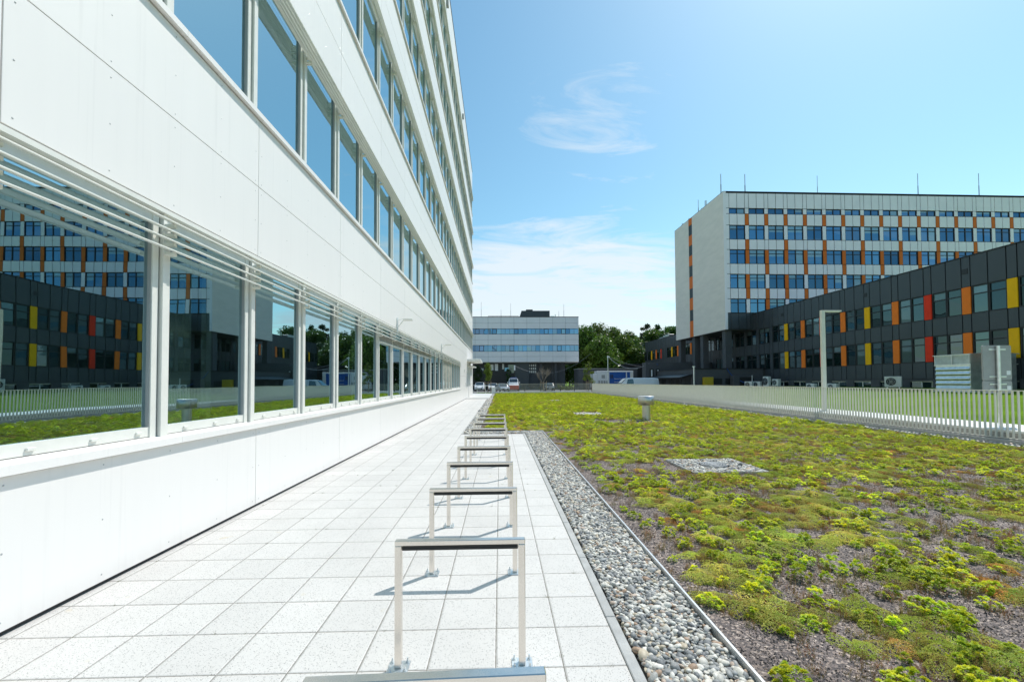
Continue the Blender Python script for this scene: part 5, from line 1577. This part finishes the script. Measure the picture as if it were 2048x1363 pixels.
# --- sedum kits
def leaves_mesh(name, base, dirs, length, width, tint, m, cup=.25):
    """spoon shaped leaves, 6 vertices each"""
    n = len(base); d = dirs / np.linalg.norm(dirs, axis=1)[:, None]
    upv = np.tile(np.array([0, 0, 1.0]), (n, 1)); side = np.cross(d, upv); sl_ = np.linalg.norm(side, axis=1)[:, None]; side = side / np.maximum(sl_, .05)
    nr = np.cross(side, d)
    L = length[:, None]; W = width[:, None]
    p0 = base; p1 = base + d * L * .55 + side * W * .5 + nr * W * cup; p2 = base + d * L; p3 = base + d * L * .55 - side * W * .5 + nr * W * cup
    v = np.stack([p0, p1, p2 + nr * W * .1, p3], 1).reshape(-1, 3)
    f = np.concatenate([np.stack([np.arange(n) * 4, np.arange(n) * 4 + 1, np.arange(n) * 4 + 2], 1), np.stack([np.arange(n) * 4, np.arange(n) * 4 + 2, np.arange(n) * 4 + 3], 1)])
    return np_mesh(name, v, f, np.repeat(tint, 4), m)
def rosette_clump(seed, heads=17, R0=.07, H0=.078):
    g = np.random.default_rng(seed); B, D, Ln, Wd, T = [], [], [], [], []
    for h in range(heads):
        a = g.uniform(0, 6.28); r = R0 * math.sqrt(g.uniform(0, 1)); c = np.array([r * math.cos(a), r * math.sin(a), H0 * (1 - .75 * (r / R0) ** 2) * g.uniform(.75, 1.1) + .006])
        ht = g.uniform(0, 1)
        for ring, (nl, el, ln) in enumerate(((7, .15, .021), (6, .6, .017), (4, 1.1, .011))):
            for q in range(nl):
                t = 2 * math.pi * (q + ring * .5) / nl + g.uniform(-.2, .2)
                e = el + g.uniform(-.15, .15)
                dd = np.array([math.cos(t) * math.cos(e) + .5 * c[0] / R0 * .6, math.sin(t) * math.cos(e) + .5 * c[1] / R0 * .6, math.sin(e)])
                B.append(c + np.array([0, 0, ring * .003])); D.append(dd); Ln.append(ln * g.uniform(.85, 1.2)); Wd.append(ln * .72); T.append(ht * .45 + ring * .18 + g.uniform(0, .1))
        for q in range(5):      # lower stem leaves
            t = g.uniform(0, 6.28); B.append(np.array([c[0], c[1], c[2] * g.uniform(.2, .8)])); D.append(np.array([math.cos(t), math.sin(t), .1])); Ln.append(.015); Wd.append(.009); T.append(.0)
    return leaves_mesh('rosette_clump', np.array(B), np.array(D), np.array(Ln), np.array(Wd), np.array(T), M['sedum_leaf'])
def mat_cushion(seed, m, n=1500, R0=.13, H0=.032):
    g = np.random.default_rng(seed)
    a = g.uniform(0, 6.28, n); rr = np.sqrt(g.uniform(0, 1, n))
    edge = R0 * (1 + .26 * np.sin(a * 2 + seed) + .20 * np.sin(a * 3 + seed * 2) + .12 * np.sin(a * 5 + seed * 3) + .10 * np.sin(a * 8 + seed))
    r = rr * edge
    z = H0 * (1 - rr ** 3) * (.8 + .4 * fbm(r * np.cos(a) + 5, r * np.sin(a) + 5, 30, seed, 2)) + .003
    B = np.stack([r * np.cos(a), r * np.sin(a), z - .003], 1)
    B = np.repeat(B, 3, 0); N_ = len(B)
    t = g.uniform(0, 6.28, N_); e = g.uniform(.35, 1.2, N_)
    D = np.stack([np.cos(t) * np.cos(e), np.sin(t) * np.cos(e), np.sin(e)], 1)
    ti = np.repeat(np.clip(g.uniform(0, 1, n) * .5 + (fbm(r * np.cos(a), r * np.sin(a), 14, seed, 2) - .35) * .9, 0, 1), 3)
    return leaves_mesh('mat_cushion', B, D, g.uniform(.006, .0105, N_), g.uniform(.0045, .0065, N_), ti, M[m])
def stem_tuft(seed, n=26):
    g = np.random.default_rng(seed); B, D, Ln, Wd, T = [], [], [], [], []
    for _ in range(n):
        a = g.uniform(0, 6.28); r = .045 * math.sqrt(g.uniform(0, 1)); h = g.uniform(.025, .075); lx, ly = g.normal(0, .012, 2); tt = g.uniform(0, 1)
        for q in range(9):
            u = (q + 1) / 9; c = np.array([r * math.cos(a) + lx * u, r * math.sin(a) + ly * u, h * u]); t = q * 2.4
            B.append(c); D.append(np.array([math.cos(t), math.sin(t), .9])); Ln.append(.010); Wd.append(.0035); T.append(tt * .7 + .3 * u)
    return leaves_mesh('stem_tuft', np.array(B), np.array(D), np.array(Ln), np.array(Wd), np.array(T), M['sedum_tuft'])
kit = [rosette_clump(1), rosette_clump(2, 22, .08, .085), rosette_clump(3, 11, .05, .065), rosette_clump(4, 26, .095, .08),
       mat_cushion(5, 'sedum_mat'), mat_cushion(6, 'sedum_mat'), mat_cushion(7, 'sedum_mat'), mat_cushion(8, 'sedum_red'), mat_cushion(9, 'sedum_red'),
       stem_tuft(10), stem_tuft(11), stem_tuft(12)]
def inside_bed(x, y):
    ok = ((x > 1.47) | ((y > 14.15) & (x > -.64))) & (x < 12.47) & (y < 59.1) & (y > .3)
    for q in SQ: ok &= ~((x > q[0] - .03) & (x < q[1] + .03) & (y > q[2] - .03) & (y < q[3] + .03))
    ok &= ((x - 6.24) ** 2 + (y - 17.8) ** 2) > .3 ** 2
    # only what the terrace shows
    ok &= x < y * 1.42 + 1.6
    return ok
PX, PY, PI_, PS = [], [], [], []
def sow(sp, y0, y1, kinds, dens, smin, smax, jit=.42):
    nx, ny = int(13.4 / sp), int((y1 - y0) / sp)
    gx, gy_ = np.meshgrid(np.arange(nx), np.arange(ny))
    x = (-.7 + (gx + .5 + .5 * (gy_ % 2)) * sp).ravel(); y = (y0 + (gy_ + .5) * sp).ravel()
    x = x + rng.uniform(-jit, jit, len(x)) * sp; y = y + rng.uniform(-jit, jit, len(y)) * sp
    ok = inside_bed(x, y) & (rng.uniform(0, 1, len(x)) < dens(x, y))
    x, y = x[ok], y[ok]
    PX.append(x); PY.append(y); PI_.append(rng.choice(kinds, len(x))); PS.append(rng.uniform(smin, smax, len(x)))
def bare(x, y):       # 1 where plants may grow, 0 on the bare patches
    b_ = np.clip((fbm(x, y, 1.5, 31, 4) - .30) * 8, .08, 1)
    far = np.clip((y - 5) / 6, 0, 1)
    b_ = np.maximum(b_, .85 * far)
    strip = np.where(y < 14, np.clip((x - 1.46) / .45, .0, 1), np.clip((x + .62) / .3, .0, 1))
    b_ = b_ * strip
    b_ = b_ * np.clip((np.hypot((x - 4.9) / 2.3, (y - 17.2) / .8) - .75) * 3, .06, 1)
    b_ = b_ * np.clip((np.hypot((x - 2.9) / .9, (y - 8.0) / .5) - .8) * 3, .1, 1)
    b_ = b_ * np.clip((np.hypot((x - 1.8) / .6, (y - 1.9) / 1.1) - .5) * 2.2, .12, 1)
    return b_
zone = lambda x, y: np.clip((fbm(x, y, 1.1, 51, 3) - .47) * 9, 0, 1)      # 1 where cushions rule, 0 where rosettes do
far_ = lambda y: np.clip((y - 9) / 12, 0, 1)
d_mat = lambda x, y: bare(x, y) * np.clip(.16 + .80 * zone(x, y), 0, .92)
d_red = lambda x, y: bare(x, y) * np.clip((fbm(x, y, 1.3, 71, 3) - .45) * 6, 0.0, .85)
d_ros = lambda x, y: (bare(x, y) * .88 + .12) * (.68 - .40 * zone(x, y) + .12 * far_(y))
d_tuf = lambda x, y: np.clip((fbm(x, y, 1.6, 111, 3) - .34) * 4, .12, .85) * (bare(x, y) * .6 + .4)
MATS, REDS, ROSE, TUFT = [4, 5, 6], [7, 8], [0, 1, 2, 3], [9, 10, 11]
sow(.235, .5, 14.2, MATS, d_mat, .7, 1.35)
sow(.25, .5, 14.2, REDS, d_red, .6, 1.15)
sow(.155, .5, 14.2, ROSE, d_ros, .6, 1.2)
sow(.115, .5, 14.2, TUFT, d_tuf, .7, 1.2)
sow(.27, 14.1, 59.2, MATS, d_mat, .9, 1.6)
sow(.33, 14.1, 59.2, REDS, d_red, .8, 1.5)
sow(.20, 14.1, 59.2, ROSE, d_ros, .95, 1.6)
sow(.30, 14.1, 59.2, TUFT, d_tuf, 1.0, 1.8)
X_, Y_, I_, S_ = map(np.concatenate, (PX, PY, PI_, PS)); n = len(X_)
Zs = sub_h(X_, Y_) - .002
zsc = S_ * rng.uniform(.8, 1.2, n)
scatter('sedum', 'patchy carpet of yellow green, olive and reddish sedum on the flat roof', 'sedum',
        np.stack([X_, Y_, Zs], 1), np.stack([rng.normal(0, .06, n), rng.normal(0, .06, n), rng.uniform(0, 6.28, n)], 1), np.stack([S_ * rng.uniform(.85, 1.3, n), S_, zsc], 1), I_, kit)

# weeds in the paving joints
b = MB(); g = random.Random(3)
for _ in range(70):
    i, j = g.randint(-8, 1), g.randint(-3, 14)
    if g.random() < .5: cx, cy = -.03 + .4 * i, 2.5 + .4 * j + g.choice((0, 0, g.uniform(0, .4)))
    else: cx, cy = -.03 + .4 * i + g.uniform(0, .4), 2.5 + .4 * j
    if cx < FX or cx > .72: continue
    for q in range(g.randint(3, 9)):
        a = g.uniform(0, 6.28); L_ = g.uniform(.008, .03) * (1.6 if g.random() < .12 else 1)
        x, y = cx + g.uniform(-.012, .012), cy + g.uniform(-.012, .012)
        b.add([(x - .0012, y, 0), (x + .0012, y, 0), (x + math.cos(a) * L_, y + math.sin(a) * L_, L_ * .7)], [(0, 1, 2)])
tag(b.build('joint_weeds', M['grass_dry']), 'tiny weeds sprouting from the joints of the white paving', 'weeds', kind='stuff')
print('SEDUM INSTANCES', n)
